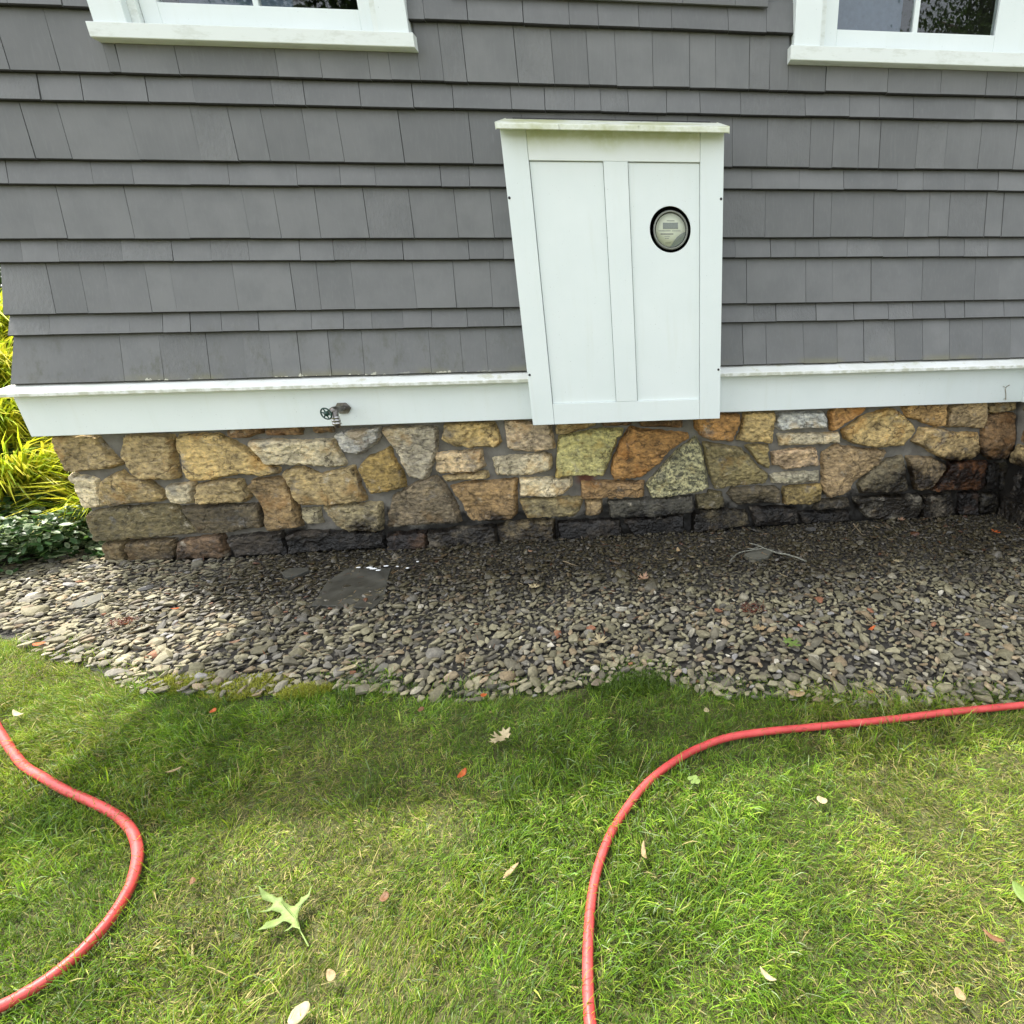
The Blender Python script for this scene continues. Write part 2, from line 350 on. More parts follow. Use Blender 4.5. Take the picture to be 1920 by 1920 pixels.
# windows in the wall: casing and sill edges from the photograph
WIN = []
for (cl, cr, sl, sr, sy, sy2, glass_b, mu) in (
        ((175, 39), (766, 56), (177, 69), (771, 83), (165, 39), (765, 56), ((297, 6), (673, 17)), (482, 492)),
        ((1489, 84), None, (1488, 112), None, (1492, 84), None, ((1568, 57), (1863, 67)), (1713, 1722))):
    x0 = on_y(*cl, -.03).x
    x1 = on_y(*cr, -.03).x if cr else x0 + 1.36
    WIN.append(dict(x0=x0, x1=x1, zb=on_y(*sl, -.045).z, zt=on_y(*sy, -.045).z, gz=on_y(*glass_b[0], .03).z, gx0=on_y(*glass_b[0], .03).x, gx1=on_y(*glass_b[1], .03).x, m0=on_y(mu[0], 40, .025).x, m1=on_y(mu[1], 40, .025).x))
WTOP = WIN[0]['zt'] + 1.35
EAVE = 4.6
# wall slabs (sheathing) round the openings
siding = bm = bmesh.new()
zw = min(w['zt'] for w in WIN) - .02
box_bm(XC0 + .03, 4.2, .02, .14, SK_B, zw, bm)
xs = [XC0 + .03, WIN[0]['x0'] + .05, WIN[0]['x1'] - .05, WIN[1]['x0'] + .05, WIN[1]['x1'] - .05, 4.2]
for i in (0, 2, 4): box_bm(xs[i], xs[i + 1], .02, .14, zw, WTOP, bm)
box_bm(XC0 + .03, 4.2, .02, .14, WTOP, EAVE, bm)
siding = bm_obj("siding", bm, M['wallgrey'], house)
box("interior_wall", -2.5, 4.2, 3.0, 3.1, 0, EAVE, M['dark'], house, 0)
box("back_wall", XC0, 8, 6.9, 7.0, 0, EAVE, M['wallgrey'], house, 0)
# side wall, shingle courses as a saw-tooth profile (never faces the camera)
prof = []
order = 'ABCDEFGHIJK'
ztop = EAVE
prof.append((XC0 + .2, EAVE)); prof.append((XC0, EAVE))
prof.append((XC0 - .004, BZ['A'] + .001))
for a, b in zip(order[:-1], order[1:]):
    prof.append((XC0 - OFF[a], BZ[a])) ; prof.append((XC0 - OFF[a] + .010, BZ[a]))
prof.append((XC0 - OFF['K'], BZ['K'])); prof.append((XC0 + .2, BZ['K']))
prism("side_siding", prof, 1, .13, 7.0, M['wallgrey'], house)
# roof with deep eaves
prism("roof", [(-.44, EAVE), (-.44, EAVE + .16), (3.5, EAVE + 2.2), (7.4, EAVE + .16), (7.4, EAVE)], 0, XC0 - .75, 8.5, M['roof'], house)

# ---- shingles: joints traced row by row (pixel x at the butt line)
JO = {
 'B': ('A', [(875, 20), (979, 20), (1067, 30), (1122, 40), (1198, 45), (1260, 50), (1366, 55), (1437, 60)]),
 'C': ('B', [(20, 134), (113, 135), (228, 138), (337, 140), (523, 144), (605, 146), (695, 149), (735, 150), (833, 153), (876, 155), (972, 157), (1040, 159), (1105, 161), (1157, 163), (1225, 165), (1293, 166), (1342, 168), (1404, 169), (1442, 170), (1547, 172), (1663, 176), (1762, 179), (1847, 181), (1903, 183)]),
 'D': ('C', [(77, 188), (157, 189), (278, 191), (367, 193), (513, 196), (573, 198), (677, 200), (776, 202), (851, 204), (960, 207), (1022, 208), (1078, 210), (1127, 211), (1179, 212), (1250, 213), (1313, 214), (1389, 216), (1510, 219), (1592, 221), (1648, 222), (1712, 224), (1827, 226), (1905, 227)]),
 'E': ('D', [(68, 300), (136, 300), (263, 302), (379, 303), (448, 304), (508, 304), (582, 305), (647, 306), (759, 307), (888, 309), (985, 310), (1050, 310), (1158, 311), (1236, 312), (1290, 312), (1373, 314), (1437, 315), (1517, 316), (1559, 316), (1608, 317), (1647, 317), (1715, 318), (1769, 319), (1832, 320), (1897, 320)]),
 'F': ('E', [(17, 347), (177, 348), (253, 348), (359, 349), (432, 349), (559, 350), (640, 350), (706, 351), (828, 352), (881, 352), (1100, 353), (1200, 354), (1300, 354), (1410, 355), (1498, 357), (1582, 357), (1682, 358), (1730, 358), (1808, 359), (1870, 360)]),
 'G': ('F', [(72, 448), (127, 448), (254, 448), (357, 447), (470, 447), (528, 447), (602, 447), (693, 447), (777, 447), (860, 447), (927, 447), (1060, 447), (1190, 446), (1300, 446), (1434, 446), (1524, 446), (1557, 446), (1636, 445), (1694, 445), (1739, 445), (1776, 445), (1844, 445), (1876, 445)]),
 'H': ('G', [(43, 490), (111, 490), (231, 489), (325, 489), (397, 489), (468, 489), (563, 488), (627, 488), (689, 488), (757, 488), (880, 487), (945, 487), (1100, 486), (1250, 485), (1379, 483), (1445, 483), (1491, 482), (1536, 482), (1588, 482), (1656, 481), (1702, 481), (1761, 481), (1808, 480), (1852, 480)]),
 'I': ('H', [(103, 584), (164, 584), (210, 583), (285, 583), (331, 582), (447, 581), (554, 580), (602, 579), (666, 578), (782, 577), (856, 577), (924, 576), (1080, 573), (1230, 570), (1400, 566), (1511, 564), (1561, 564), (1633, 563), (1728, 562), (1827, 560), (1872, 560)]),
 'J': ('I', [(93, 626), (244, 624), (305, 623), (358, 623), (417, 622), (486, 621), (585, 619), (645, 618), (698, 617), (757, 616), (810, 615), (877, 614), (945, 613), (1100, 610), (1260, 607), (1414, 604), (1455, 603), (1530, 601), (1601, 599), (1666, 597), (1712, 596), (1773, 595), (1809, 594)]),
 'K': ('J', [(145, 714), (233, 712), (307, 710), (394, 708), (463, 707), (512, 706), (565, 705), (622, 704), (684, 703), (747, 702), (809, 700), (869, 699), (916, 698), (1060, 694), (1200, 690), (1320, 686), (1394, 683), (1437, 682), (1508, 680), (1570, 678), (1620, 676), (1679, 674), (1731, 672), (1780, 671), (1842, 669), (1895, 667)]),
}
def shingle(x0, x1, zb, zt, yb, yt, skew0, skew1, th=.020):
    g0 = random.uniform(.0006, .0012) if random.random() < .6 else random.uniform(.0014, .0026)
    xa, xb = x0 + g0, x1 - .0006
    zb += random.uniform(-.0013, .0013); yb += random.uniform(-.002, .0012)
    tw = random.uniform(-.0012, .0012); tz = random.uniform(-.0008, .0008)
    # front corners bottom L/R, top L/R then back
    ex = .028; k = (zt + ex - zb) / max(zt - zb, .01)
    ytop = yb + (yt - yb) * k
    c = .0042
    P_ = [(xa, yb + tw + .002, zb), (xb, yb - tw + .002, zb + tz), (xb, yb - tw, zb + tz + c), (xa, yb + tw, zb + c),
          (xb + skew1, ytop - tw, zt + ex), (xa + skew0, ytop + tw, zt + ex),
          (xa, yb + th, zb), (xb, yb + th, zb + tz), (xb + skew1, ytop + .003, zt + ex), (xa + skew0, ytop + .003, zt + ex)]
    F_ = [(0, 1, 2, 3), (3, 2, 4, 5), (6, 7, 1, 0), (0, 3, 5, 9, 6), (1, 7, 8, 4, 2), (5, 4, 8, 9), (6, 9, 8, 7)]
    o = pyobj("shingle", P_, F_, M['shingle'], siding); o.data.materials.append(M['butt']); o.data.polygons[0].material_index = 1; o.data.polygons[2].material_index = 1  # chamfer and underside carry the painted shadow colour
    return o
for row, (upr, js) in JO.items():
    yb = -OFF[row]; yt = -(OFF[upr] - .020); zb = BZ[row]; zt = BZ[upr]
    X = [on_y(px, py, yb).x for px, py in js]
    lft = XC0 - OFF[row]
    while X[0] - lft > .33: X.insert(0, X[0] - random.uniform(.12, .27))
    X = [lft] + [v for v in X if v > lft + .04]
    while X[-1] < 2.85: X.append(X[-1] + random.uniform(.12, .26))
    X[-1] = 3.0
    sk = [random.uniform(-.003, .003) for _ in X]; sk[0] = OFF[row] - OFF[upr] + .0105 if OFF[row] > OFF[upr] else 0
    for i in range(len(X) - 1):
        x0, x1 = X[i], X[i + 1]
        segs = [(x0, x1)]
        if row == 'B':
            for w in WIN:
                ns = []
                for a, b in segs:
                    if b <= w['x0'] or a >= w['x1']: ns.append((a, b)); continue
                    if a < w['x0'] - .02: ns.append((a, w['x0']))
                    if b > w['x1'] + .02: ns.append((w['x1'], b))
                segs = ns
        for a, b in segs:
            zt2 = zt
            if row == 'C' and any(b > w['x0'] - .05 and a < w['x1'] + .05 for w in WIN):
                zt2 = min(zt, WIN[0]['zb'] - .012)
                yt2 = yb + (yt - yb) * (zt2 - zb) / (zt - zb)
                full = [w for w in WIN if a < w['x0'] - .01 < b or a < w['x1'] + .01 < b]
                if full:                                   # a shingle notched round the sill's end: L-shaped, cut in two at the sill end
                    w = full[0]; e = w['x0'] - .012 if a < w['x0'] - .01 < b else w['x1'] + .012
                    for (p, q, inside) in ((a, e, e > w['x1']), (e, b, e < w['x1'])):
                        if q - p > .006: shingle(p, q, zb, zt2 if inside else zt, yb, yt2 if inside else yt, sk[i] * 0, 0)
                    continue
                shingle(a, b, zb, zt2, yb, yt2, sk[i], sk[i + 1]); continue
            shingle(a, b, zb, zt, yb, yt, sk[i], sk[i + 1])
# courses above the picture, joined
bm = bmesh.new(); z = BZ['A']; k = 0
while z < EAVE - .25:
    e = .202 if k % 2 == 0 else .089
    x = XC0 - .012
    while x < 4.0:
        w_ = random.uniform(.12, .26); a, b = x, x + w_ - .0015; x += w_
        if z < WTOP + .03 and any(b > w['x0'] - .01 and a < w['x1'] + .01 for w in WIN): continue
        v = [bm.verts.new(p) for p in ((a, -.012, z), (b, -.012, z), (b, -.002, z + e + .02), (a, -.002, z + e + .02), (a, -.002, z), (b, -.002, z))]
        bm.faces.new([v[0], v[1], v[2], v[3]]); bm.faces.new([v[4], v[5], v[1], v[0]]); bm.faces.new([v[0], v[3], v[4]]); bm.faces.new([v[1], v[5], v[2]])
    z += e; k += 1
tag(bm_obj("upper_shingle_courses", bm, M['shingle'], house), kind="stuff")

# ---- water table: sloping drip cap over a flat skirt board
skirt = box("skirt_board", SKX, on_y(1000, 780, SK_Y).x + .03, SK_Y, SK_Y + .05, SK_B, CAP_L + .02, M['white'], house, .002)
skirt2 = box("skirt_board", on_y(1345, 770, SK_Y).x - .03, XR, SK_Y, SK_Y + .05, SK_B, CAP_L + .02, M['white'], house, .002)
def capstrip(x0, x1, parent, mitre=0):
    zb = on_y(960, 697, -.10).z
    pr = [(-.06, zb + .012), (-.14, CAP_F), (-.143, CAP_F - .003), (-.143, CAP_L + .002), (-.141, CAP_L), (-.08, CAP_L + .002)]
    vv = []
    for a, sgn in ((x0, mitre), (x1, 0)):
        for u, zz in pr: vv.append((a + (sgn * (u + .14)), u, zz))
    n = len(pr); fs = [[i, (i + 1) % n, n + (i + 1) % n, n + i] for i in range(n)] + [list(range(n)), list(range(2 * n - 1, n - 1, -1))]
    bm = bmesh.new(); bv = [bm.verts.new(v) for v in vv]
    for f_ in fs: bm.faces.new([bv[i] for i in f_])
    return bm_obj("drip_cap", bm, M['white_cap'], parent)
t_ = NT("weathered_white_cap"); P_ = t_.pos(); y_ = t_.sep(P_)[1]
c_ = t_.ramp(t_.noise(P_, 5, 5), [(.3, (.66, .68, .62)), (.7, (.80, .82, .80))])
c_ = t_.mix(t_.math('MULTIPLY', t_.mapr(t_.noise(P_, 14, 5, .7), .56, .68), .45), c_, (.42, .42, .24))
st_ = t_.math('MULTIPLY', t_.mapr(y_, -.1395, -.1425), t_.mapr(t_.noise(P_, 26, 4), .35, .6)); c_ = t_.mix(t_.math('MULTIPLY', st_, .6), c_, (.36, .37, .25))
M['white_cap'] = t_.fin(c_, .5)
capL = on_y(0, 738, -.14).x
capstrip(SKX - .05, on_y(990, 705, -.12).x + .02, skirt, mitre=1)
capstrip(on_y(1349, 690, -.12).x - .02, XR + .6, skirt2)
# round the corner: side skirt
box("side_skirt_board", SKX, SKX + .05, SK_Y + .05, 7.0, SK_B, CAP_L + .02, M['white'], house, .002)
prism("side_drip_cap", [(SKX - .05, CAP_F), (SKX - .05, CAP_L), (SKX + .02, CAP_L), (SKX + .03, CAP_F + .045)], 1, -.0, 7.0, M['white_cap'], house)

# ---- windows
def window(w, last):
    # one assembly: casing, sill, jamb, sash with muntins and panes
    root = link("window", bpy.data.meshes.new("window"), None, house)
    me = root.data; b = bmesh.new()
    x0, x1, zb, zt = w['x0'], w['x1'], w['zb'], w['zt']
    cw = .115                                               # casing width
    box_bm(x0, x0 + cw, -.030, .05, zt, WTOP, b); box_bm(x1 - cw, x1, -.030, .05, zt, WTOP, b); box_bm(x0 - .02, x1 + .02, -.034, .05, WTOP, WTOP + .12, b)
    bmesh.ops.recalc_face_normals(b, faces=b.faces); b.to_mesh(me); b.free(); me.materials.append(M['white'])
    # sill with sloping underside lip
    pr = [(.05, zt + .006), (-.043, zt), (-.045, zt - .002), (-.045, zb + .002), (-.043, zb), (-.03, zb - .001), (.05, zb - .001)]
    o = prism("sill", pr, 0, x0 - .018, x1 + .018, M['sill'], root)
    box("jamb", x0 + cw + .0005, x0 + cw + .030, .0, .10, zt + .004, WTOP, M['sill'], root); box("jamb", x1 - cw - .030, x1 - cw - .0005, .0, .10, zt + .004, WTOP, M['sill'], root)
    # sash
    s0, s1 = x0 + cw + .032, x1 - cw - .032; gz = w['gz']; g0, g1 = w['gx0'], w['gx1']
    bb = bmesh.new(); zs = zt + .008; zh = WTOP - .02
    box_bm(s0, g0, .02, .06, zs, zh, bb); box_bm(g1, s1, .02, .06, zs, zh, bb); box_bm(g0, g1, .0205, .06, zs, gz, bb); box_bm(g0, g1, .0205, .06, zs + .66, zs + .72, bb)
    sash = bm_obj("sash", bb, M['white'], root, bevel=.0025)
    m0, m1 = w['m0'], w['m1']
    box("muntin", m0, m1, .024, .052, gz, zs + .66, M['white'], sash, .002)
    box("pane", g0 - .004, m0 + .002, .036, .040, gz - .004, zs + .665, M['glass'], sash, 0)
    box("pane", m1 - .002, g1 + .004, .036, .040, gz - .004, zs + .665, M['glass'], sash, 0)
    box("pane", g0 - .004, g1 + .004, .043, .047, zs + .70, zh, M['glass'], sash, 0)
    return root
M['sill'] = (lambda t: t.fin(t.mix(t.math('MULTIPLY', t.mapr(t.noise(t.pos(), 30, 5, .7, sc=(.35, 1, 1)), .48, .66), .55), (.72, .76, .73), (.55, .58, .52)), .6))(NT("weathered_white_sill"))
for i, w in enumerate(WIN): window(w, i)
# blinds inside
box("window_blind", WIN[0]['gx0'] - .05, WIN[0]['m0'] + .05, .25, .26, 1.6, WTOP, M['curtain'], house, 0)
box("window_blind", WIN[1]['gx0'] - .05, WIN[1]['m0'] + .05, .25, .26, 1.6, WTOP, M['curtain'], house, 0)

# ---- stone foundation
nx, nzc = 420, 66
Xg = np.linspace(STX + .012, XR, nx); Zg = np.linspace(-.08, SK_B + .06, nzc)
vv = []; fs = []
for j in range(nzc):
    for i in range(nx):
        x, z = Xg[i], Zg[j]
        d = .006 * fbm(x * 9, z * 9, 3) + .005 * nz(x * 38, z * 38, 8) + .002 * nz(x * 95, z * 95, 4)
        vv.append((x, MO_Y - d - (.0 if i else 0), z))
for j in range(nzc - 1):
    for i in range(nx - 1): a = j * nx + i; fs.append((a, a + 1, a + nx + 1, a + nx))
found = pyobj("foundation", vv, fs, M['mortar'], house, sm=True)
box("foundation_core", STX + .02, XR + .25, .0, .5, -.1, SK_B + .02, M['mortar'], house, 0)
box("side_foundation", STX + .015, STX + .2, .0, 7.0, -.1, SK_B + .02, M['mortar'], house, 0)

ZM = {'A': (80, 780, 4.0), 'B': (500, 740, 4.0), 'C': (920, 740, 4.0), 'D': (1300, 740, 6.0), 'E': (1600, 640, 4.8), 'P': (0, 0, 1.0)}
tan = (.30, .228, .112); gold = (.37, .272, .118); orange = (.32, .175, .060); pale = (.44, .38, .255); olive = (.20, .165, .078); grey = (.33, .32, .295)
white_ = (.48, .48, .44); dark = (.11, .095, .07); black = (.040, .033, .025); brown = (.165, .10, .046); rust = (.13, .052, .016); ygreen = (.44, .40, .17)
ST = [
 ('A', tan, [(50,150),(365,155),(520,330),(570,365),(480,395),(210,420),(165,415)]),
 ('A', tan, [(590,155),(800,145),(945,150),(970,260),(975,350),(995,470),(760,475),(690,440),(590,320),(575,240)]),
 ('A', gold, [(990,150),(1290,145),(1460,225),(1640,335),(1755,400),(1740,435),(1640,445),(1480,430),(1300,470),(1120,490),(1080,460),(1040,350),(1000,240)]),
 ('P', brown, [(427,803),(485,801),(484,812),(455,821),(430,820)]),
 ('P', brown, [(497,800),(560,798),(560,815),(500,816)]),
 ('P', brown, [(586,800),(620,799),(619,811),(585,811)]),
 ('P', pale, [(463,829),(505,826),(555,829),(620,826),(627,842),(644,870),(640,874),(612,876),(575,872),(510,871),(502,868),(480,842)]),
 ('A', pale, [(180,450),(210,440),(230,460),(330,470),(375,490),(420,680),(262,700)]),
 ('A', tan, [(430,520),(460,470),(560,420),(610,470),(740,480),(860,560),(905,620),(860,645),(640,660),(480,680),(415,600)]),
 ('A', pale, [(930,525),(1110,510),(1130,640),(1100,660),(955,655),(935,600)]),
 ('A', tan, [(1150,520),(1300,490),(1470,490),(1500,550),(1540,610),(1490,650),(1300,655),(1170,655)]),
 ('A', (.105,.088,.045), [(320,740),(500,700),(960,675),(1010,700),(1160,880),(1100,890),(440,935),(403,935),(370,850)]),
 ('A', (.085,.068,.04), [(1015,690),(1600,670),(1660,830),(1500,850),(1330,885),(1175,885)]),
 ('P', (.20,.14,.068), [(461,913),(470,902),(520,897),(532,902),(540,925),(552,950),(562,988),(515,993),(505,992),(488,945)]),
 ('A', (.15,.115,.06), [(430,965),(610,948),(622,1090),(470,1090)]),
 ('A', (.12,.09,.05), [(630,950),(970,935),(980,1085),(640,1095)]),
 ('A', (.16,.105,.06), [(1010,945),(1340,900),(1370,1060),(1150,1075),(1010,1075)]),
 ('A', black, [(1390,920),(1780,880),(1840,1040),(1450,1050)]),
 ('B', grey, [(500,310),(560,280),(830,250),(845,330),(730,420),(680,450),(570,435)]),
 ('B', (.34,.30,.22), [(860,260),(950,245),(1265,250),(1270,330),(1250,480),(1190,630),(1075,625),(1040,560),(960,430),(900,340)]),
 ('B', gold, [(1330,225),(1420,225),(1700,215),(1750,360),(1700,395),(1560,385),(1530,405),(1460,385),(1410,385),(1310,330)]),
 ('C', (.42,.33,.215), [(100,195),(440,220),(475,405),(300,430),(170,420),(125,400)]),
 ('B', (.42,.32,.19), [(1265,450),(1600,420),(1605,480),(1630,540),(1560,580),(1300,595),(1265,580)]),
 ('B', tan, [(1310,625),(1640,590),(1655,625),(1340,655)]),
 ('B', tan, [(110,590),(190,555),(260,555),(380,610),(640,545),(730,800),(460,830),(250,820),(200,760),(140,650)]),
 ('B', (.25,.175,.06), [(690,560),(740,480),(850,440),(910,400),(960,520),(1000,590),(1030,695),(780,745),(740,660)]),
 ('C', pale, [(10,490),(120,470),(400,450),(445,460),(445,570),(300,600),(40,610)]),
 ('B', (.17,.135,.085), [(930,780),(1130,660),(1260,620),(1330,690),(1420,850),(1450,960),(1200,970),(900,1000),(920,850)]),
 ('B', (.25,.165,.075), [(1370,700),(1480,670),(1865,645),(1870,900),(1835,935),(1530,945),(1460,820)]),
 ('B', (.28,.235,.135), [(410,850),(850,820),(855,1025),(620,1025),(540,990)]),
 ('B', (.25,.22,.14), [(250,870),(380,860),(380,900),(400,970),(300,975),(260,930)]),
 ('B', black, [(150,1055),(200,1035),(850,1045),(880,1150),(180,1190)]),
 ('B', (.07,.04,.022), [(900,1055),(1190,1035),(1195,1150),(920,1170)]),
 ('B', dark, [(1210,1030),(1700,990),(1715,1120),(1230,1160)]),
 ('C', (.17,.135,.075), [(45,990),(130,970),(470,945),(480,1100),(250,1130),(70,1130)]),
 ('C', ygreen, [(510,325),(660,290),(830,265),(985,265),(975,310),(945,330),(900,470),(845,610),(600,605),(490,625),(500,420)]),
 ('C', orange, [(1050,250),(1150,270),(1480,300),(1485,330),(1330,430),(1250,530),(1120,625),(930,640),(905,590),(920,480),(980,350)]),
 ('C', (.40,.375,.21,.5), [(1540,325),(1580,400),(1640,700),(1560,735),(1380,760),(1215,775),(1170,680),(1300,540),(1400,430)]),
 ('C', tan, [(495,215),(790,200),(780,235),(690,260),(540,300),(495,295)]),
 ('C', brown, [(830,195),(1060,190),(1050,225),(850,240)]),
 ('C', brown, [(1110,190),(1440,175),(1435,245),(1130,240)]),
 ('C', pale, [(215,640),(600,630),(605,690),(540,745),(480,765),(220,765)]),
 ('C', (.26,.165,.075), [(680,665),(1150,660),(1145,770),(900,780),(690,780)]),
 ('C', (.26,.215,.11), [(215,795),(690,780),(660,880),(620,915),(380,925),(270,920)]),
 ('C', (.26,.19,.10), [(710,805),(830,800),(830,895),(715,910)]),
 ('C', (.075,.07,.055), [(880,805),(1520,770),(1520,880),(1200,920),(900,925)]),
 ('C', black, [(500,965),(880,945),(960,955),(990,1070),(520,1100)]),
 ('C', black, [(1000,950),(1440,905),(1450,1050),(1080,1070)]),
 ('D', orange, [(20,270),(300,225),(530,240),(525,330),(450,520),(200,510),(110,470),(30,390)]),
 ('D', gold, [(580,220),(760,200),(925,205),(920,340),(890,545),(620,530),(500,510),(540,440)]),
 ('D', white_, [(960,250),(1000,220),(1470,205),(1500,290),(1510,375),(1350,375),(1000,400),(950,370)]),
 ('D', pale, [(960,460),(1640,440),(1645,540),(1400,560),(990,575)]),
 ('D', orange, [(1540,200),(1600,140),(1975,135),(1900,220),(1700,340),(1610,400),(1565,400)]),
 ('P', gold, [(1582,808),(1593,802),(1613,787),(1631,779),(1671,767),(1692,775),(1711,794),(1718,809),(1694,837),(1669,836),(1644,839),(1603,832),(1588,822)]),
 ('D', olive, [(120,550),(300,575),(540,620),(640,710),(720,820),(855,915),(820,1000),(500,1030),(250,1060),(190,900),(150,720)]),
 ('D', (.25,.20,.09), [(600,585),(720,575),(850,580),(855,690),(865,840),(740,780),(690,700)]),
 ('D', (.40,.29,.175), [(895,665),(1100,630),(1390,615),(1425,795),(1040,845),(1000,800),(910,795)]),
 ('D', (.34,.31,.22), [(880,920),(1100,890),(1425,880),(1420,990),(900,1000)]),
 ('D', (.30,.215,.115), [(1470,660),(1520,640),(1620,575),(1750,600),(2180,640),(2095,787),(1800,987),(1740,1090),(1530,1160),(1465,1080)]),
 ('D', (.12,.10,.05), [(40,1150),(160,1140),(180,1095),(325,1120),(355,1280),(200,1290),(50,1290)]),
 ('D', (.11,.09,.055), [(395,1130),(440,1070),(900,1050),(980,1085),(990,1220),(640,1230),(490,1240)]),
 ('D', (.22,.165,.065), [(1030,1050),(1450,1025),(1440,1200),(1300,1240),(1025,1230)]),
 ('D', (.08,.065,.036), [(0,1330),(100,1320),(350,1300),(600,1330),(640,1470),(300,1520),(0,1540)]),
 ('D', black, [(650,1285),(1020,1275),(1170,1295),(1180,1450),(700,1480)]),
 ('D', (.075,.062,.04), [(1430,1205),(1755,1175),(1765,1270),(1350,1300)]),
 ('D', black, [(1200,1335),(1750,1315),(1760,1430),(1250,1470)]),
 ('E', (.30,.19,.075), [(460,600),(560,555),(850,545),(840,700),(820,765),(770,770),(620,720),(500,680)]),
 ('E', (.29,.215,.115), [(880,600),(1000,555),(1205,545),(1210,700),(1180,785),(1010,770),(860,770),(870,680)]),
 ('E', tan, [(1240,590),(1290,545),(1465,545),(1465,620),(1340,640),(1230,640)]),
 ('E', (.17,.105,.05), [(1200,700),(1290,660),(1470,655),(1450,850),(1390,1050),(1250,1070),(1170,1000),(1180,850)]),
 ('E', (.34,.25,.12), [(545,900),(600,840),(620,785),(850,800),(860,830),(1150,835),(1140,1010),(1090,1060),(860,1075),(700,990)]),
 ('E', (.14,.118,.072), [(60,1300),(140,1180),(330,1070),(455,1040),(470,1200),(490,1330),(400,1370),(80,1370)]),
 ('E', (.20,.15,.085), [(500,1045),(730,1060),(840,1110),(790,1200),(690,1320),(570,1340),(540,1200)]),
 ('E', rust, [(880,1095),(1225,1090),(1190,1240),(1170,1340),(720,1345),(790,1270)]),
 ('E', (.05,.04,.024), [(1240,1120),(1330,1110),(1310,1340),(1190,1330),(1210,1240)]),
 ('E', (.05,.045,.022), [(1340,1110),(1440,1110),(1430,1330),(1320,1340)]),
 ('E', (.16,.145,.11), [(20,1420),(300,1400),(600,1390),(640,1480),(560,1600),(150,1600),(50,1500)]),
 ('E', dark, [(640,1400),(900,1370),(920,1570),(620,1590)]),
 ('E', (.04,.022,.012), [(980,1370),(1130,1370),(1120,1550),(960,1560)]),
 ('E', (.04,.034,.018), [(1160,1380),(1320,1370),(1300,1550),(1130,1550)]),
]
def stone_mesh(poly, seed, proud=.024, amp=.011, step=.0095):
    """poly: 2D outline in metres (counter-clockwise or not); returns verts (u, v, h) and faces; h measured outward"""
    A = np.array(poly); n = len(A); out = []
    rs = np.random.default_rng(seed)
    for i in range(n):
        a, b = A[i], A[(i + 1) % n]; L = np.linalg.norm(b - a); k = max(1, int(L / step))
        nrm = np.array([-(b - a)[1], (b - a)[0]]) / max(L, 1e-6)
        for j in range(k):
            t = j / k; p = a + (b - a) * t
            out.append(p + nrm * (.006 * nz(p[0] * 26, p[1] * 26, seed) + .004 * nz(p[0] * 80, p[1] * 80, seed)))
    B = np.array(out)
    ar = sum(A[i][0] * A[(i + 1) % n][1] - A[(i + 1) % n][0] * A[i][1] for i in range(n)); tg = np.roll(B, -1, 0) - np.roll(B, 1, 0); tg /= np.linalg.norm(tg, axis=1)[:, None] + 1e-9
    B = B + np.c_[tg[:, 1], -tg[:, 0]] * (.0065 if ar > 0 else -.0065); mn = B.min(0); mx = B.max(0)
    gx, gy = np.meshgrid(np.arange(mn[0], mx[0], step), np.arange(mn[1], mx[1], step))
    G = np.c_[gx.ravel(), gy.ravel()]; G += rs.uniform(-.3, .3, G.shape) * step
    def dist(Q):
        d = np.full(len(Q), 9.)
        for i in range(len(B)):
            a, b = B[i], B[(i + 1) % len(B)]; ab = b - a; t = np.clip(((Q - a) @ ab) / max(ab @ ab, 1e-9), 0, 1)
            d = np.minimum(d, np.linalg.norm(Q - (a + t[:, None] * ab), axis=1))
        return d
    ins = np.zeros(len(G), bool)
    for i in range(len(B)):
        a, b = B[i], B[(i + 1) % len(B)]
        c = ((a[1] > G[:, 1]) != (b[1] > G[:, 1])); xx = (b[0] - a[0]) * (G[:, 1] - a[1]) / np.where(b[1] == a[1], 1e-9, b[1] - a[1]) + a[0]
        ins ^= c & (G[:, 0] < xx)
    G = G[ins]; G = G[dist(G) > step * .55] if len(G) else G
    V = np.vstack([B, G]) if len(G) else B
    r = delaunay_2d_cdt([Vector(v) for v in V], [], [list(range(len(B)))], 1, 1e-6)
    W = np.array([tuple(v) for v in r[0]]); F = [tuple(f_) for f_ in r[2]]
    d = dist(W); cen = W.mean(0); tx, ty = rs.uniform(-.10, .10), rs.uniform(-.12, .05)
    H = np.zeros(len(W)); lev = rs.uniform(.25, .6)
    for i, (u, v) in enumerate(W):
        e = 1 - math.exp(-max(d[i] - .0002, 0) / .0038)
        s = nz(u * 6, v * 9, seed * 1.7) ; st = math.floor((s + .9) * 3.2) / 3.2 - .9
        ledge = .75 * st + .25 * s
        H[i] = e * (proud + amp * ledge + .005 * nz(u * 40, v * 60, seed) + .0025 * nz(u * 110, v * 130, seed) + (u - cen[0]) * tx + (v - cen[1]) * ty)
    H = np.maximum(H, 0)
    bd = [i for i in range(len(W)) if d[i] < .0004]
    return W, H, F
def outline_edges(F):
    cnt = {}
    for f_ in F:
        for i in range(len(f_)):
            a, b = f_[i], f_[(i + 1) % len(f_)]; k = (min(a, b), max(a, b)); cnt.setdefault(k, []).append((a, b))
    return [v[0] for v in cnt.values() if len(v) == 1]
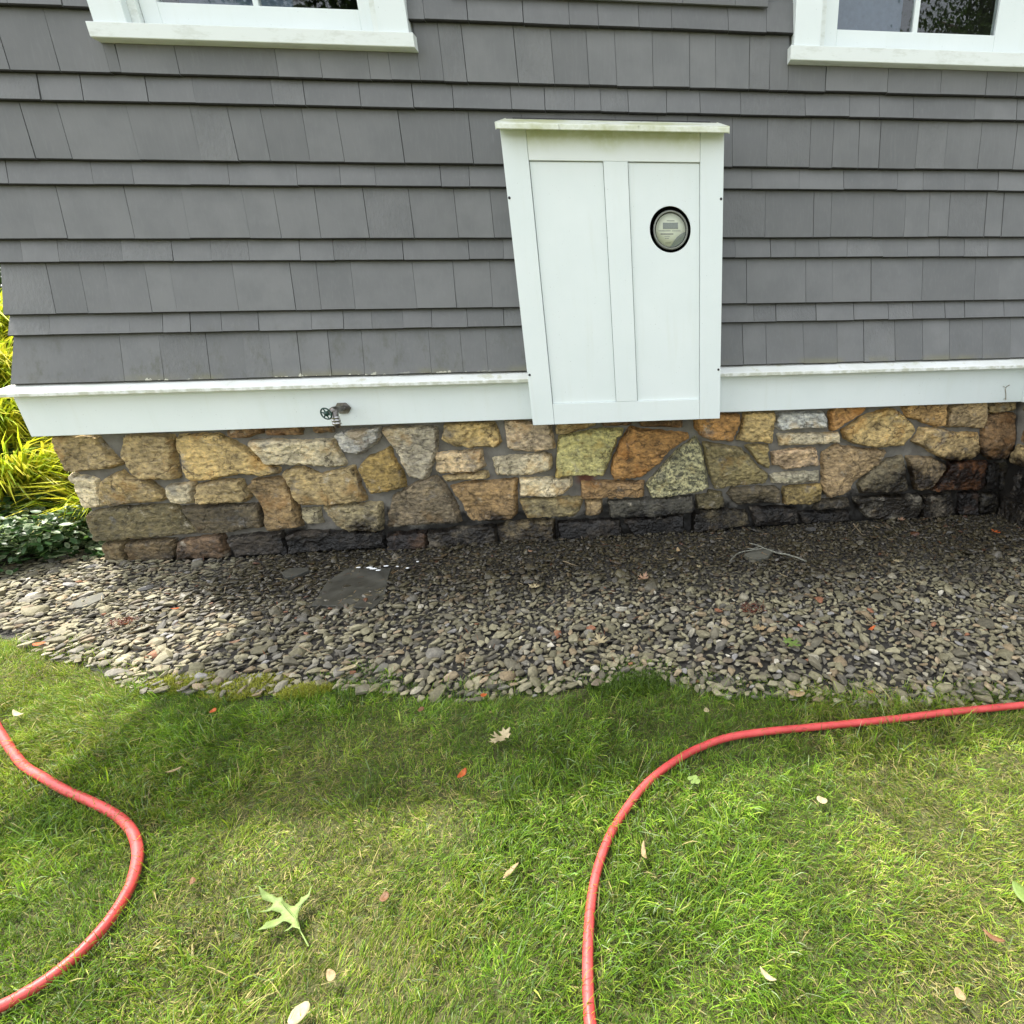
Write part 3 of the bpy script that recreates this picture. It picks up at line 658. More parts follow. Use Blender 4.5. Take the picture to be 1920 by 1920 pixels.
for si, (zk, col, poly) in enumerate(ST):
    ox, oy, sc = ZM[zk]
    pts = []
    for (u, v) in poly:
        p = on_y(ox + u / sc, oy + v / sc, ST_Y); pts.append((p.x, p.z))
    pts = [(max(STX + .003, x), z) for x, z in pts]
    bigness = max(p[0] for p in pts) - min(p[0] for p in pts)
    W, H, F = stone_mesh(pts, si + 3, proud=.046 if bigness > .12 else .034, amp=.021 if bigness > .12 else .010)
    n = len(W)
    vv = [(W[i, 0], MO_Y + .004 - H[i] - .006, W[i, 1]) for i in range(n)] + [(W[i, 0], MO_Y + .02, W[i, 1]) for i in range(n)]
    oe = outline_edges(F); fs = [f_ for f_ in F] + [(a, a + n, b + n, b) for a, b in oe]
    used = {i for f_ in fs for i in f_}; mp = {}; v2 = []
    for i in sorted(used): mp[i] = len(v2); v2.append(vv[i])
    fs = [tuple(mp[i] for i in f_) for f_ in fs]
    bm = bmesh.new(); bv = [bm.verts.new(v) for v in v2]
    for f_ in fs:
        try: bm.faces.new([bv[i] for i in f_])
        except ValueError: pass
    c4 = col if len(col) == 4 else (*col, 1)
    j = random.uniform(.92, 1.08); c4 = (c4[0] * j, c4[1] * j, c4[2] * j, c4[3])
    bm_obj("stone", bm, M['stone'], found, col=c4, sm=False)
# return wall at the right: skirt, stones, siding
rfound = box("return_foundation", XR - .0, XR + .3, -1.6, MO_Y + .02, -.1, SK_B + .03, M['mortar'], house, 0)
box("return_skirt_board", XR - .047, XR - .003, -1.6, SK_Y - .0005, SK_B, CAP_L + .02, M['white'], house, .002)
box("return_top", XR - .05, XR + 1.2, -1.62, -.145, CAP_L + .0205, CAP_L + .05, M['white_cap'], house, .003)
box("return_core", XR + .3005, XR + 1.2, -1.6, -.02, -.1, CAP_L + .02, M['mortar'], house, 0)
rr = random.Random(5); z = -.03; row = 0
while z < SK_B - .03:
    hgt = min(rr.choice([.10, .13, .16, .2]), SK_B - .005 - z); y = MO_Y - .055 - (.05 if row % 2 else 0)
    while y > -1.55:
        L = rr.uniform(.12, .34); q = [(y, z + rr.uniform(.006, .016)), (y - L + .02, z + rr.uniform(.006, .016)), (y - L + .02 + rr.uniform(-.01, .01), z + hgt - .006), (y + rr.uniform(-.02, 0), z + hgt - rr.uniform(.004, .012))]
        W, H, F = stone_mesh(q, rr.randint(100, 999), step=.016); n = len(W)
        vv = [(XR + .004 - H[i], W[i, 0], W[i, 1]) for i in range(n)] + [(XR + .012, W[i, 0], W[i, 1]) for i in range(n)]
        oe = outline_edges(F); fs = list(F) + [(a, a + n, b + n, b) for a, b in oe]
        used = sorted({i for f_ in fs for i in f_}); mp = {i: k for k, i in enumerate(used)}
        bm = bmesh.new(); bv = [bm.verts.new(vv[i]) for i in used]
        for f_ in fs:
            try: bm.faces.new([bv[mp[i]] for i in f_])
            except ValueError: pass
        cc = rr.choice([tan, olive, brown, dark]) if z > .25 else rr.choice([dark, black, olive])
        bm_obj("stone", bm, M['stone'], rfound, col=(*cc, 1), sm=False)
        y -= L
    z += hgt; row += 1

# ------------------------------------------------------------------ meter cabinet
cx0, cx1 = on_y(938, 250, CABY).x, on_y(1358, 245, CABY).x
cz0 = on_y(1175, 791, CABY).z; cztop = 0.0
cfy, cby = 2.44 - 2.73, -.013
cf = on_y(1148, 234, cfy); cfl = on_y(1148, 245.5, cfy); cb = on_y(1148, 226.5, cby); csl = (cb.z - cf.z) / (cby - cfy)
cztop = cfl.z + csl * (CABY - cfy) + .004
px0, pxa, pxb, px1 = on_y(991, 300, CABY).x, on_y(1131, 303, CABY).x, on_y(1177, 303, CABY).x, on_y(1313, 305, CABY).x
pz1, pz0 = on_y(1150, 302, CABY).z, on_y(1175, 753, CABY).z
cab = empty("meter_cabinet", ((cx0 + cx1) / 2, CABY / 2, cz0))
tag(cab, "white panelled meter cabinet with a sloping cap, fixed to the grey wall", "cabinet")
t_ = NT("white_paint_greened_cap_shade"); P_ = t_.pos(); z_ = t_.sep(P_)[2]
c_ = t_.mix(t_.math('MULTIPLY', t_.mapr(t_.math('ADD', z_, t_.math('MULTIPLY', t_.noise(P_, 7, 5), .10)), 1.83, 1.93), t_.mapr(t_.noise(P_, 40, 4), .25, .6, .35, .75)), (.755, .795, .775), (.52, .56, .33))  # algae green, with the cap's shade gradient painted into it
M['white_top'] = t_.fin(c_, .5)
REC = .010
mc_z = on_y(1257, 430.5, CABY + REC).z
box("stile", cx0, px0, CABY, CABY + .02, cz0, cztop, M['white'], cab, .0016)
box("stile", px1, cx1, CABY, CABY + .02, cz0, cztop, M['white'], cab, .0016)
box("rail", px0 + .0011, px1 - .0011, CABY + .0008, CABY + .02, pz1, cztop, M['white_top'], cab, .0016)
box("rail", px0 + .0011, px1 - .0011, CABY + .0008, CABY + .02, cz0, pz0, M['white'], cab, .0016)
box("stile", pxa, pxb, CABY + .0004, CABY + .02, pz0 + .0006, pz1 - .0006, M['white'], cab, .0016)
box("panel", px0 + .0022, pxa - .0016, CABY + REC, CABY + .018, pz0 + .0006, pz1 - .0024, M['white'], cab, .001)
box("back_board", cx0 + .021, cx1 - .021, CABY + .0192, CABY + .024, cz0 + .021, mc_z - .11, M['black'], cab, 0)
mc = on_y(1257, 430.5, CABY + REC); HR = .0905
# panel with a round hole
bm = bmesh.new(); N = 64; bx0, bx1, bz0, bz1 = pxb + .0022, px1 - .0016, pz0 + .0006, pz1 - .0024
lay = []
for yy in (CABY + REC, CABY + .019):
    ci, ro = [], []
    for k in range(N):
        an = 6.28318 * k / N; dx, dz = math.cos(an), math.sin(an)
        ci.append(bm.verts.new((mc.x + HR * dx, yy, mc.z + HR * dz)))
        tx = ((bx1 if dx > 0 else bx0) - mc.x) / dx if abs(dx) > 1e-6 else 9e9; tz = ((bz1 if dz > 0 else bz0) - mc.z) / dz if abs(dz) > 1e-6 else 9e9
        t = min(tx, tz); ro.append(bm.verts.new((mc.x + t * dx, yy, mc.z + t * dz)))
    lay.append((ci, ro))
for k in range(N):
    q = (k + 1) % N
    for ci, ro in lay: bm.faces.new([ci[k], ci[q], ro[q], ro[k]])
    bm.faces.new([lay[0][0][k], lay[0][0][q], lay[1][0][q], lay[1][0][k]])
for yy, (ci, ro) in zip((CABY + REC, CABY + .019), lay):       # corners
    for X_, Z_ in ((bx0, bz0), (bx1, bz0), (bx1, bz1), (bx0, bz1)):
        v = bm.verts.new((X_, yy, Z_)); an = math.atan2(Z_ - mc.z, X_ - mc.x) % 6.28318; k = int(an / 6.28318 * N)
        bm.faces.new([ro[k], ro[(k + 1) % N], v])
tag(bm_obj("panel", bm, M['white'], cab), "panel with a round hole for the meter")
prism("side_panel", [(CABY + .0202, cz0 + .001), (-.005, cz0 + .001), (-.005, cfl.z + csl * (-.005 - cfy) + .004), (CABY + .0202, cztop)], 0, cx0 + .001, cx0 + .02, M['white'], cab)
prism("side_panel", [(CABY + .0202, cz0 + .001), (-.005, cz0 + .001), (-.005, cfl.z + csl * (-.005 - cfy) + .004), (CABY + .0202, cztop)], 0, cx1 - .02, cx1 - .001, M['white'], cab)
box("bottom_panel", cx0 + .021, cx1 - .021, CABY + .0202, -.06, cz0 + .003, cz0 + .02, M['white'], cab, .001)
capx0, capx1 = on_y(928, 232, cfy).x, on_y(1368, 236, cfy).x
prism("cap", [(cfy, cf.z), (cfy, cfl.z), (cby, cfl.z + (cb.z - cf.z)), (cby, cb.z)], 0, capx0, capx1, M['algae'], cab, .0025)
box("flashing", capx0 + .03, capx1 - .03, cby - .004, cby + .004, cb.z - .01, cb.z + .0035, M['black'], cab, 0)
for (sx, sy) in ((955, 371), (1352, 373), (993, 703), (1347, 693)):
    p = on_y(sx, sy, CABY); lathe("screw", [(.0055, .003), (.0055, -.0012), (.004, -.0022), (.0006, -.0024)], p, (0, 1, 0), M['black'], cab, 12)

# electric meter seen through the hole
mt = empty("electric_meter", (mc.x, CABY + .16, mc.z - .09)); tag(mt, "round glass electric meter set behind the hole in the cabinet panel", "meter")
my = CABY + .030
lathe("base_can", [(.0, .155), (.10, .155), (.10, .06), (.12, .06), (.12, .055), (.085, .052)], (mc.x, CABY, mc.z), (0, 1, 0), M['black'], mt, 40)
lathe("ring", [(.077, .054), (.077, .022), (.072, .017), (.069, .022), (.069, .03)], (mc.x + .003, CABY, mc.z), (0, 1, 0), M['ring'], mt, 48)
face = lathe("dial_plate", [(.0005, .034), (.066, .034), (.066, .031), (.0005, .0308)], (mc.x + .003, CABY, mc.z), (0, 1, 0), M['face'], mt, 48)
fx, fz, fy = mc.x + .003, mc.z, CABY + .0306
box("display", fx - .034, fx + .033, fy - .0025, fy + .001, fz + .006, fz + .030, M['lcd'], face, .001)
for (a, b, c, d) in ((-.016, .018, .036, .0385), (-.054, .0, -.003, -.0005), (.006, .044, -.003, -.0010), (-.045, .012, -.0165, -.0120), (-.028, -.004, -.024, -.0225), (-.026, -.008, -.032, -.030), (-.025, .0, -.050, -.0485)):
    box("print_line", fx + a, fx + b, fy - .0006, fy + .0006, fz + c, fz + d, M['print'], face, 0)
# lower right grey quarter of the plate
vv = []; ang0, ang1 = -1.62, -.10
arc = [(fx + .0664 * math.cos(a), fz + .0664 * math.sin(a)) for a in np.linspace(ang0, ang1, 16)]
inn = [(fx + .062 - .008 * 0 , fz - .006), (fx + .048, fz - .012), (fx + .026, fz - .028), (fx + .010, fz - .048)]
poly = arc + inn; vv = [(x, fy - .0005, z) for x, z in poly]
pyobj("grey_quadrant", vv, [list(range(len(vv)))], M['lcd'], face)
dome = [(.069, .022), (.0675, .015), (.063, .011), (.056, .009), (.040, .0085), (.020, .0082), (.0004, .008)]
gl = lathe("glass_cover", dome, (mc.x + .003, CABY, mc.z), (0, 1, 0), M['thin'], mt, 48)

# ------------------------------------------------------------------ spigot
sp0 = on_y(644, 765, SK_Y)
sp = empty("garden_spigot", (sp0.x, SK_Y, sp0.z)); tag(sp, "metal garden spigot with a green handwheel on the white skirt board", "spigot")
bm = bmesh.new()
hexp = [(-.036, 0), (-.018, .024), (.018, .024), (.036, 0), (.018, -.024), (-.018, -.024)]
for yy in (SK_Y + .002, SK_Y - .008): hexp and [bm.verts.new((sp0.x + a, yy, sp0.z + b)) for a, b in hexp]
bm.verts.ensure_lookup_table()
bm.faces.new([bm.verts[i] for i in range(6)]); bm.faces.new([bm.verts[i] for i in range(11, 5, -1)])
for i in range(6): bm.faces.new([bm.verts[i], bm.verts[(i + 1) % 6], bm.verts[6 + (i + 1) % 6], bm.verts[6 + i]])
bm_obj("wall_flange", bm, M['steel'], sp, bevel=.002)
ax = Vector((-.05, -.82, .05)).normalized(); b0 = Vector((sp0.x, SK_Y - .006, sp0.z)); elb = b0 + Vector((0, -.075, .004))
body = tube("body", [b0, b0 + Vector((0, -.03, .001)), b0 + Vector((0, -.055, .003)), elb, elb + Vector((0, -.008, -.012)), elb + Vector((0, -.010, -.03))], [.013, .0125, .016, .0175, .016, .0135], M['steel'], sp, 16)
lathe("bonnet", [(.012, 0), (.015, .004), (.015, .016), (.009, .02), (.006, .04), (.006, .052)], elb, (-.32, -.85, -.18), M['steel'], sp, 14)
wc = elb + Vector((-.32, -.85, -.18)).normalized() * .05
wheel = torus("handwheel", wc, (-.22, -.95, -.12), .0255, .0034, M['green'], sp)
wa = Vector((-.22, -.95, -.12)).normalized(); wu = wa.orthogonal().normalized(); wv = wa.cross(wu)
lathe("hub", [(.004, -.006), (.0115, -.005), (.0115, .003), (.006, .006), (.001, .007)], wc, wa, M['green'], wheel, 16)
for k in range(6):
    d = wu * math.cos(k * 1.0472) + wv * math.sin(k * 1.0472); tube("spoke", [wc + d * .008, wc + d * .0255], .0030, M['green'], wheel, 6)
vb = elb + Vector((0, -.010, -.028))
lathe("vacuum_breaker", [(.0135, .0), (.0175, .002), (.0175, .010), (.0155, .011), (.0155, .013), (.0185, .014), (.0185, .024), (.016, .0245), (.016, .027), (.0185, .0275), (.0185, .038), (.0135, .040), (.0125, .053), (.009, .054)], vb, (0, 0, -1), M['chrome'], sp, 24)

# ------------------------------------------------------------------ ground, gravel bed, bank
EDGE_PX = [(-260, 1130), (-120, 1158), (0, 1185), (60, 1205), (150, 1238), (240, 1268), (340, 1288), (500, 1300), (640, 1290), (760, 1292), (900, 1297), (1000, 1290), (1100, 1277), (1180, 1270), (1250, 1272), (1350, 1290), (1500, 1302), (1650, 1302), (1800, 1303), (1920, 1304), (2150, 1310)]
EP = [on_z(px, py, .02) for px, py in EDGE_PX]; EX = np.array([p.x for p in EP]); EY = np.array([p.y for p in EP])
def edge_y(x): return np.interp(x, EX, EY)
lawn = pyobj("lawn", [(-60, -60, 0), (60, -60, 0), (60, 60, 0), (-60, 60, 0)], [(0, 1, 2, 3)], M['lawnsoil']); tag(lawn, kind="structure")
n = 60; xs_ = np.linspace(-3.9, XR + .0, n); vv = [(x, edge_y(x) - .01, .004) for x in xs_] + [(x, .3 if x > STX else .5, .004) for x in xs_]
bed = pyobj("gravel_bed", vv, [(i, i + 1, n + i + 1, n + i) for i in range(n - 1)], M['bed']); tag(bed, kind="structure")
def bank_z(x, y):
    return .88 * float(smooth(-3.0, -4.3, np.array(x))) * float(smooth(.0, 1.3, np.array(y))) + .15 * float(smooth(-2.85, -3.3, np.array(x))) * float(smooth(-.1, .5, np.array(y)))
bx = np.linspace(-9, -2.64, 40); by = np.linspace(-.35, 8, 44)
vv = [(x, y, .008 + bank_z(x, y) + .012 * nz(x * 4, y * 4, 1)) for y in by for x in bx]
fs = [(j * 40 + i, j * 40 + i + 1, (j + 1) * 40 + i + 1, (j + 1) * 40 + i) for j in range(43) for i in range(39)]
bank = pyobj("garden_bank", vv, fs, M['soil'], sm=True); tag(bank, kind="structure")

# ---- pebbles
def ico(sub):
    b = bmesh.new(); bmesh.ops.create_icosphere(b, subdivisions=sub, radius=1.0); b.verts.ensure_lookup_table()
    v = np.array([tuple(x.co) for x in b.verts]); f_ = np.array([[q.index for q in g.verts] for g in b.faces]); b.free(); return v, f_
IV, IF = ico(2)
PRO = []
for k in range(16):
    r = np.random.default_rng(100 + k); V = IV.copy()
    for _ in range(r.integers(6, 13)):                         # knock flats off the sphere: tumbled shale
        d = r.normal(size=3); d[2] *= .55; d /= np.linalg.norm(d); c = r.uniform(.34, .80); s = V @ d; V -= np.clip(s - c, 0, None)[:, None] * d * .97
    V[:, 2] = np.sign(V[:, 2]) * np.abs(V[:, 2]) ** .8
    V[:, 0] *= 1 + .18 * V[:, 1] * r.uniform(-1, 1); V *= [1, r.uniform(.50, .86), r.uniform(.15, .33)]
    V /= np.abs(V[:, 0]).max(); PRO.append(V)
def in_bed(x, y):
    return (y > edge_y(x) - .02 + .022 * wav(x, y, 1.7, 5)) & (y < np.where(x > STX - .02, MO_Y - .035, .24 - .62 * np.clip(STX - x, 0, 1))) & (x < XR - .03) & (x > -3.75)
cell = {}; peb = []
def try_add(x, y, r, lvl):
    ci, cj = int(x / .06), int(y / .06)
    for a in range(-1, 2):
        for b in range(-1, 2):
            for (qx, qy, qr) in cell.get((ci + a, cj + b, lvl), ()):
                if (qx - x) ** 2 + (qy - y) ** 2 < ((qr + r) * .64) ** 2: return False
    cell.setdefault((ci, cj, lvl), []).append((x, y, r)); return True
for lvl, cnt in ((0, 40000), (1, 90000)):
    cx_ = rng.uniform(-3.75, XR, cnt); cy_ = rng.uniform(-1.85, .2, cnt); ok = in_bed(cx_, cy_)
    for x, y in zip(cx_[ok], cy_[ok]):
        far = (y - float(edge_y(x)))                           # larger by the lawn, finer by the house
        s = random.lognormvariate(0, .38) * (.0180 - .0062 * min(max(far - .25, 0) / .8, 1)); s = min(max(s, .0065), .036)
        if try_add(x, y, s, lvl): peb.append((x, y, s, lvl))
print("pebbles", len(peb))
def frac_rot(n_, tilt):
    yaw = rng.uniform(0, 6.283, n_); ax_ = rng.uniform(0, 6.283, n_); t = rng.normal(0, tilt, n_)
    return yaw, ax_, t
P_arr = np.array(peb); NP = len(P_arr)
yaw, axd, tl = frac_rot(NP, .38)
left = smooth(-1.2, -2.2, P_arr[:, 0]); yaw = np.where(rng.random(NP) < left * .8, rng.normal(.5, .3, NP), yaw)
pal = np.array([(.205, .20, .135), (.26, .25, .175), (.155, .150, .115), (.30, .295, .21), (.19, .19, .175), (.11, .107, .092), (.25, .205, .135), (.34, .335, .28), (.19, .165, .125)])
pw = np.array([.2, .2, .16, .12, .1, .09, .06, .04, .03]); pw /= pw.sum()
col = pal[rng.choice(len(pal), NP, p=pw)] * rng.uniform(.8, 1.25, (NP, 1))
sp_ = rng.random(NP); col[sp_ < .008] = (.55, .55, .50); col[(sp_ > .010) & (sp_ < .022)] = (.36, .30, .21); col[(sp_ > .022) & (sp_ < .027)] = (.30, .14, .08); col[(sp_ > .027) & (sp_ < .04)] = (.30, .31, .33)
warm = smooth(-1.0, -2.2, P_arr[:, 0])[:, None]; col = col * (.80 - .02 * warm) * [1.07, .99, .87]
def rotm(i):
    c, s = math.cos(yaw[i]), math.sin(yaw[i]); Rz = np.array([[c, -s, 0], [s, c, 0], [0, 0, 1]])
    a = np.array([math.cos(axd[i]), math.sin(axd[i]), 0]); K = np.array([[0, 0, a[1]], [0, 0, -a[0]], [-a[1], a[0], 0]])
    return (np.eye(3) + math.sin(tl[i]) * K + (1 - math.cos(tl[i])) * K @ K) @ Rz
def ground_h(x, y):
    return .020 * float(smooth(-2.2, -2.7, np.array(x))) + .010 * nz(x * 3, y * 3, 2)
kind_ = rng.integers(0, 16, NP)
zc = np.array([ground_h(p[0], p[1]) + (.006 if p[3] == 0 else .0165) + p[2] * .10 for p in P_arr])
# the 300 stones that show largest lie nearest the lens
score = P_arr[:, 2] / np.hypot(P_arr[:, 0], P_arr[:, 1] + 2.73) + np.where(P_arr[:, 3] == 1, 0, -9)
vis = np.abs(P_arr[:, 0] + .4) < 2.2
top = set(np.argsort(-(score + np.where(vis, 0, -5)))[:300].tolist())
protome = []
for V in PRO:
    me = bpy.data.meshes.new("pebble"); me.from_pydata(V.tolist(), [], IF.tolist()); me.polygons.foreach_set("use_smooth", [False] * len(me.polygons))
    a = me.color_attributes.new("Col", 'FLOAT_COLOR', 'POINT'); a.data.foreach_set("color", np.ones(len(V) * 4, np.float32)); me.materials.append(M['pebble']); protome.append(me)
for i in sorted(top):
    o = bpy.data.objects.new("pebble", protome[kind_[i]]); C.objects.link(o); o.parent = bed
    Rm = rotm(i) * P_arr[i, 2]; m = Matrix.Identity(4)
    for a in range(3):
        for b in range(3): m[a][b] = Rm[a, b]
    m.translation = (P_arr[i, 0], P_arr[i, 1], zc[i]); o.matrix_world = m; o.color = (*col[i], 1)
def big_mesh(name, V, F, colv, mat, parent=None, sm=True):
    """V (n,3), F (m,3|4) arrays, colv (n,3)"""
    me = bpy.data.meshes.new(name); k = F.shape[1]
    me.vertices.add(len(V)); me.vertices.foreach_set("co", V.astype(np.float32).ravel())
    me.loops.add(F.size); me.loops.foreach_set("vertex_index", F.astype(np.int32).ravel())
    me.polygons.add(len(F)); me.polygons.foreach_set("loop_start", (np.arange(len(F)) * k).astype(np.int32)); 
    me.update(calc_edges=True)
    if colv is not None:
        a = me.color_attributes.new("Col", 'FLOAT_COLOR', 'POINT'); a.data.foreach_set("color", np.c_[colv, np.ones(len(colv))].astype(np.float32).ravel())
    me.polygons.foreach_set("use_smooth", np.full(len(F), sm)); me.materials.append(mat)
    return link(name, me, None, parent)
rest = [i for i in range(NP) if i not in top]
Vs = np.empty((len(rest), len(IV), 3))
for k, i in enumerate(rest): Vs[k] = PRO[kind_[i]] @ (rotm(i) * P_arr[i, 2]).T + (P_arr[i, 0], P_arr[i, 1], zc[i])
Fs = (IF[None] + (np.arange(len(rest)) * len(IV))[:, None, None]).reshape(-1, 3)
tag(big_mesh("loose_gravel", Vs.reshape(-1, 3), Fs, np.repeat(col[rest], len(IV), axis=0), M['pebble'], bed, sm=False), kind="stuff")

# ---- flat slates in the gravel
def slab(name, px, mat, th, label, cat, z0=.009):
    pts = [on_z(a, b, z0) for a, b in px]; bm = bmesh.new(); c = sum(pts, Vector()) / len(pts); P2 = []
    for i, p in enumerate(pts):
        q = pts[(i + 1) % len(pts)]
        for t in (0, .33, .66): v = p.lerp(q, t); P2.append((v.x + .004 * nz(v.x * 60, v.y * 60, 1), v.y + .004 * nz(v.x * 60, v.y * 60, 7)))
    for z_ in (z0, z0 + th): [bm.verts.new((x, y, z_ + .004 * nz(x * 8, y * 8, 2))) for x, y in P2]
    bm.verts.ensure_lookup_table(); n = len(P2)
    bm.faces.new([bm.verts[i] for i in range(n)]); bm.faces.new([bm.verts[n + i] for i in range(n)])
    for i in range(n): bm.faces.new([bm.verts[i], bm.verts[(i + 1) % n], bm.verts[n + (i + 1) % n], bm.verts[n + i]])
    return tag(bm_obj(name, bm, mat, bevel=.002), label, cat)
slab("slate_slab", [(585, 1140), (615, 1095), (655, 1068), (735, 1070), (728, 1092), (722, 1125), (700, 1145), (640, 1142)], M['slate'], .014, "large dark wet slate slab lying in the gravel below the spigot", "stone slab")
slab("flat_stone", [(530, 1080), (545, 1072), (578, 1071), (582, 1076), (560, 1085), (538, 1089)], M['slate'], .020, "small dark flat stone left of the large slate slab", "stone")
slab("flat_stone", [(1395, 1046), (1420, 1036), (1452, 1036), (1440, 1052), (1410, 1056)], M['slate_dry'], .022, "grey-green flat stone under the lichen-covered twig", "stone")
slab("flat_stone", [(130, 1140), (165, 1126), (196, 1117), (200, 1128), (168, 1142), (140, 1148)], M['slate_dry'], .020, "long flat sunlit stone at the left end of the gravel bed", "stone")

# ------------------------------------------------------------------ hose paths
def catmull(P, sub=8):
    out = []
    for i in range(len(P) - 1):
        p0, p1, p2, p3 = P[max(i - 1, 0)], P[i], P[i + 1], P[min(i + 2, len(P) - 1)]
        for k in range(sub):
            t = k / sub; out.append(.5 * ((2 * p1) + (p2 - p0) * t + (2 * p0 - 5 * p1 + 4 * p2 - p3) * t * t + (3 * p1 - p0 - 3 * p2 + p3) * t ** 3))
    out.append(P[-1]); return out
HZ = .022
hl = [(-150, 1270), (-40, 1320), (0, 1373), (20, 1404), (45, 1435), (79, 1456), (120, 1480), (172, 1504), (220, 1530), (247, 1558), (258, 1592), (255, 1626), (241, 1668), (213, 1714), (179, 1755), (137, 1796), (86, 1836), (34, 1868), (0, 1886), (-90, 1925), (-260, 1960)]
hr = [(2300, 1295), (2080, 1308), (1920, 1322), (1830, 1330), (1727, 1342), (1624, 1354), (1521, 1363), (1435, 1372), (1366, 1383), (1321, 1398), (1280, 1418), (1231, 1453), (1190, 1495), (1149, 1556), (1125, 1614), (1111, 1672), (1104, 1741), (1102, 1810), (1104, 1879), (1108, 1925), (1130, 2040), (1180, 2200)]
HOSE = np.array([(p.x, p.y) for q in (hl, hr) for p in catmull([on_z(a, b, HZ) for a, b in q], 14)])
# ------------------------------------------------------------------ grass
def blades(xy, L, wid, lean, bend, ang, colb, z0, name, mat, parent=None, tipcol=1.25):
    n = len(xy); d = np.c_[np.cos(ang), np.sin(ang)]; s = np.c_[-d[:, 1], d[:, 0]]
    # random roll of the blade about its own axis
    ro = rng.uniform(-1.2, 1.2, n); V = np.empty((n, 7, 3)); prev = np.c_[xy, z0]
    th0 = lean; segs = (0.38, 0.36, 0.26); V[:, 0] = prev; cen = [prev]; cur = prev.copy(); th = th0.copy()
    for q, sg in enumerate(segs):
        step = (L * sg)[:, None] * np.c_[d * np.sin(th)[:, None], np.cos(th)]; cur = cur + step; cen.append(cur.copy()); th = th + bend * (.7 if q == 0 else 1.0)
    sw = np.c_[s * np.cos(ro)[:, None], np.sin(ro)]
    for k, wf in ((0, .8), (1, 1.0), (2, .72)):
        V[:, 2 * k] = cen[k] - sw * (wid * wf / 2)[:, None]; V[:, 2 * k + 1] = cen[k] + sw * (wid * wf / 2)[:, None]
    V[:, 6] = cen[3]; V[:, :, 2] = np.maximum(V[:, :, 2], .003 + 0 * V[:, :, 2])
    F = np.array([[0, 1, 3], [0, 3, 2], [2, 3, 5], [2, 5, 4], [4, 5, 6]]); Fs = (F[None] + (np.arange(n) * 7)[:, None, None]).reshape(-1, 3)
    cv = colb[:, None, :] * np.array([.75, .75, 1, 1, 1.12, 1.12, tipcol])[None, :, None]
    return big_mesh(name, V.reshape(-1, 3), Fs, cv.reshape(-1, 3), mat, parent, sm=True)
def lawn_points(cnt, x0, x1, y0, y1):
    x = rng.uniform(x0, x1, cnt); y = rng.uniform(y0, y1, cnt)
    e = edge_y(x); rag = .035 * wav(x, y, 2.2, 21)
    keep = (y < e + rag - .012) | ((y < e + .075 + rag) & (rng.random(cnt) < .30)); return np.c_[x, y][keep]
pts = np.vstack([lawn_points(560000, -3.1, 1.75, -2.6, -.75), lawn_points(30000, 1.75, 3.0, -2.6, -1.2), lawn_points(24000, -4.5, 4.0, -3.6, -2.6)])
# thin where the hose lies flat on the turf is done below by bending; here patches of long and worn grass
dh = np.full(len(pts), 9.)
for hx, hy in HOSE: dh = np.minimum(dh, (pts[:, 0] - hx) ** 2 + (pts[:, 1] - hy) ** 2)
pts = pts[np.sqrt(dh) > .0125]
n = len(pts); X_, Y_ = pts[:, 0], pts[:, 1]
dry = smooth(.05, .9, wav(X_, Y_, .55, 31) + .35 * wav(X_, Y_, 2.3, 32) + .35 * smooth(-.9, .1, X_) * smooth(-1.4, -1.9, Y_))
lush = smooth(.0, .8, wav(X_, Y_, .8, 41) + .3 * wav(X_, Y_, 3.0, 42) + .6 * smooth(-.6, -1.6, X_))
L = rng.lognormal(0, .32, n) * (.024 + .010 * lush - .003 * dry); L = np.clip(L, .012, .085)
wid = rng.uniform(.0009, .0018, n) * (1 + .3 * lush); big = rng.random(n) < .02; wid[big] *= 1.7; L[big] *= 1.25
g = np.array([(.072, .158, .010), (.100, .195, .014), (.050, .118, .009), (.145, .230, .022), (.066, .135, .030), (.18, .25, .040)])
cb = g[rng.choice(6, n, p=[.28, .26, .16, .14, .10, .06])] * rng.uniform(.80, 1.55, (n, 1)) * [1.20, 1.05, 1.18]
yl = rng.random(n); straw = yl < (0.06 + .20 * dry); cb[straw] = np.array([(.34, .29, .12)]) * rng.uniform(.6, 1.3, (straw.sum(), 1))
yg = (~straw) & (rng.random(n) < .5 * dry); cb[yg] = np.array([(.185, .245, .024)]) * rng.uniform(.75, 1.25, (yg.sum(), 1))
pale_b = (rng.random(n) < .035 * (1 + lush)); cb[pale_b] = np.array([(.22, .28, .14)]) * rng.uniform(.8, 1.2, (pale_b.sum(), 1))
tc = .045; gi = np.floor(X_ / tc + .9 * wav(X_, Y_, 4.0, 81)).astype(int); gj = np.floor(Y_ / tc + .9 * wav(X_, Y_, 4.3, 82)).astype(int)
hid = (gi * 7349 + gj * 9151) % 4096; tb = np.random.default_rng(77); T1 = tb.normal(0, 1, 4096); T2 = tb.uniform(0, 6.283, 4096); T3 = tb.normal(0, 1, 4096)
L = L * np.exp(.17 * T1[hid]); cb = cb * np.exp(.20 * T3[hid])[:, None]; tuft = T2[hid]
flow = 1.9 * wav(X_, Y_, .7, 51) - .6
ang = np.where(rng.random(n) < .45, flow + rng.normal(0, .6, n), np.where(rng.random(n) < .6, tuft + rng.normal(0, .55, n), rng.uniform(0, 6.283, n)))
lean = np.clip(rng.normal(.55, .32, n), .05, 1.25); lean[straw] += .45; bend = rng.normal(.42, .28, n)
grass = blades(pts, L, wid, lean, bend, ang, cb, np.full(n, .002), "grass", M['grass'])
tag(grass, "mown green lawn grass with straw-coloured patches", "grass", kind="stuff")
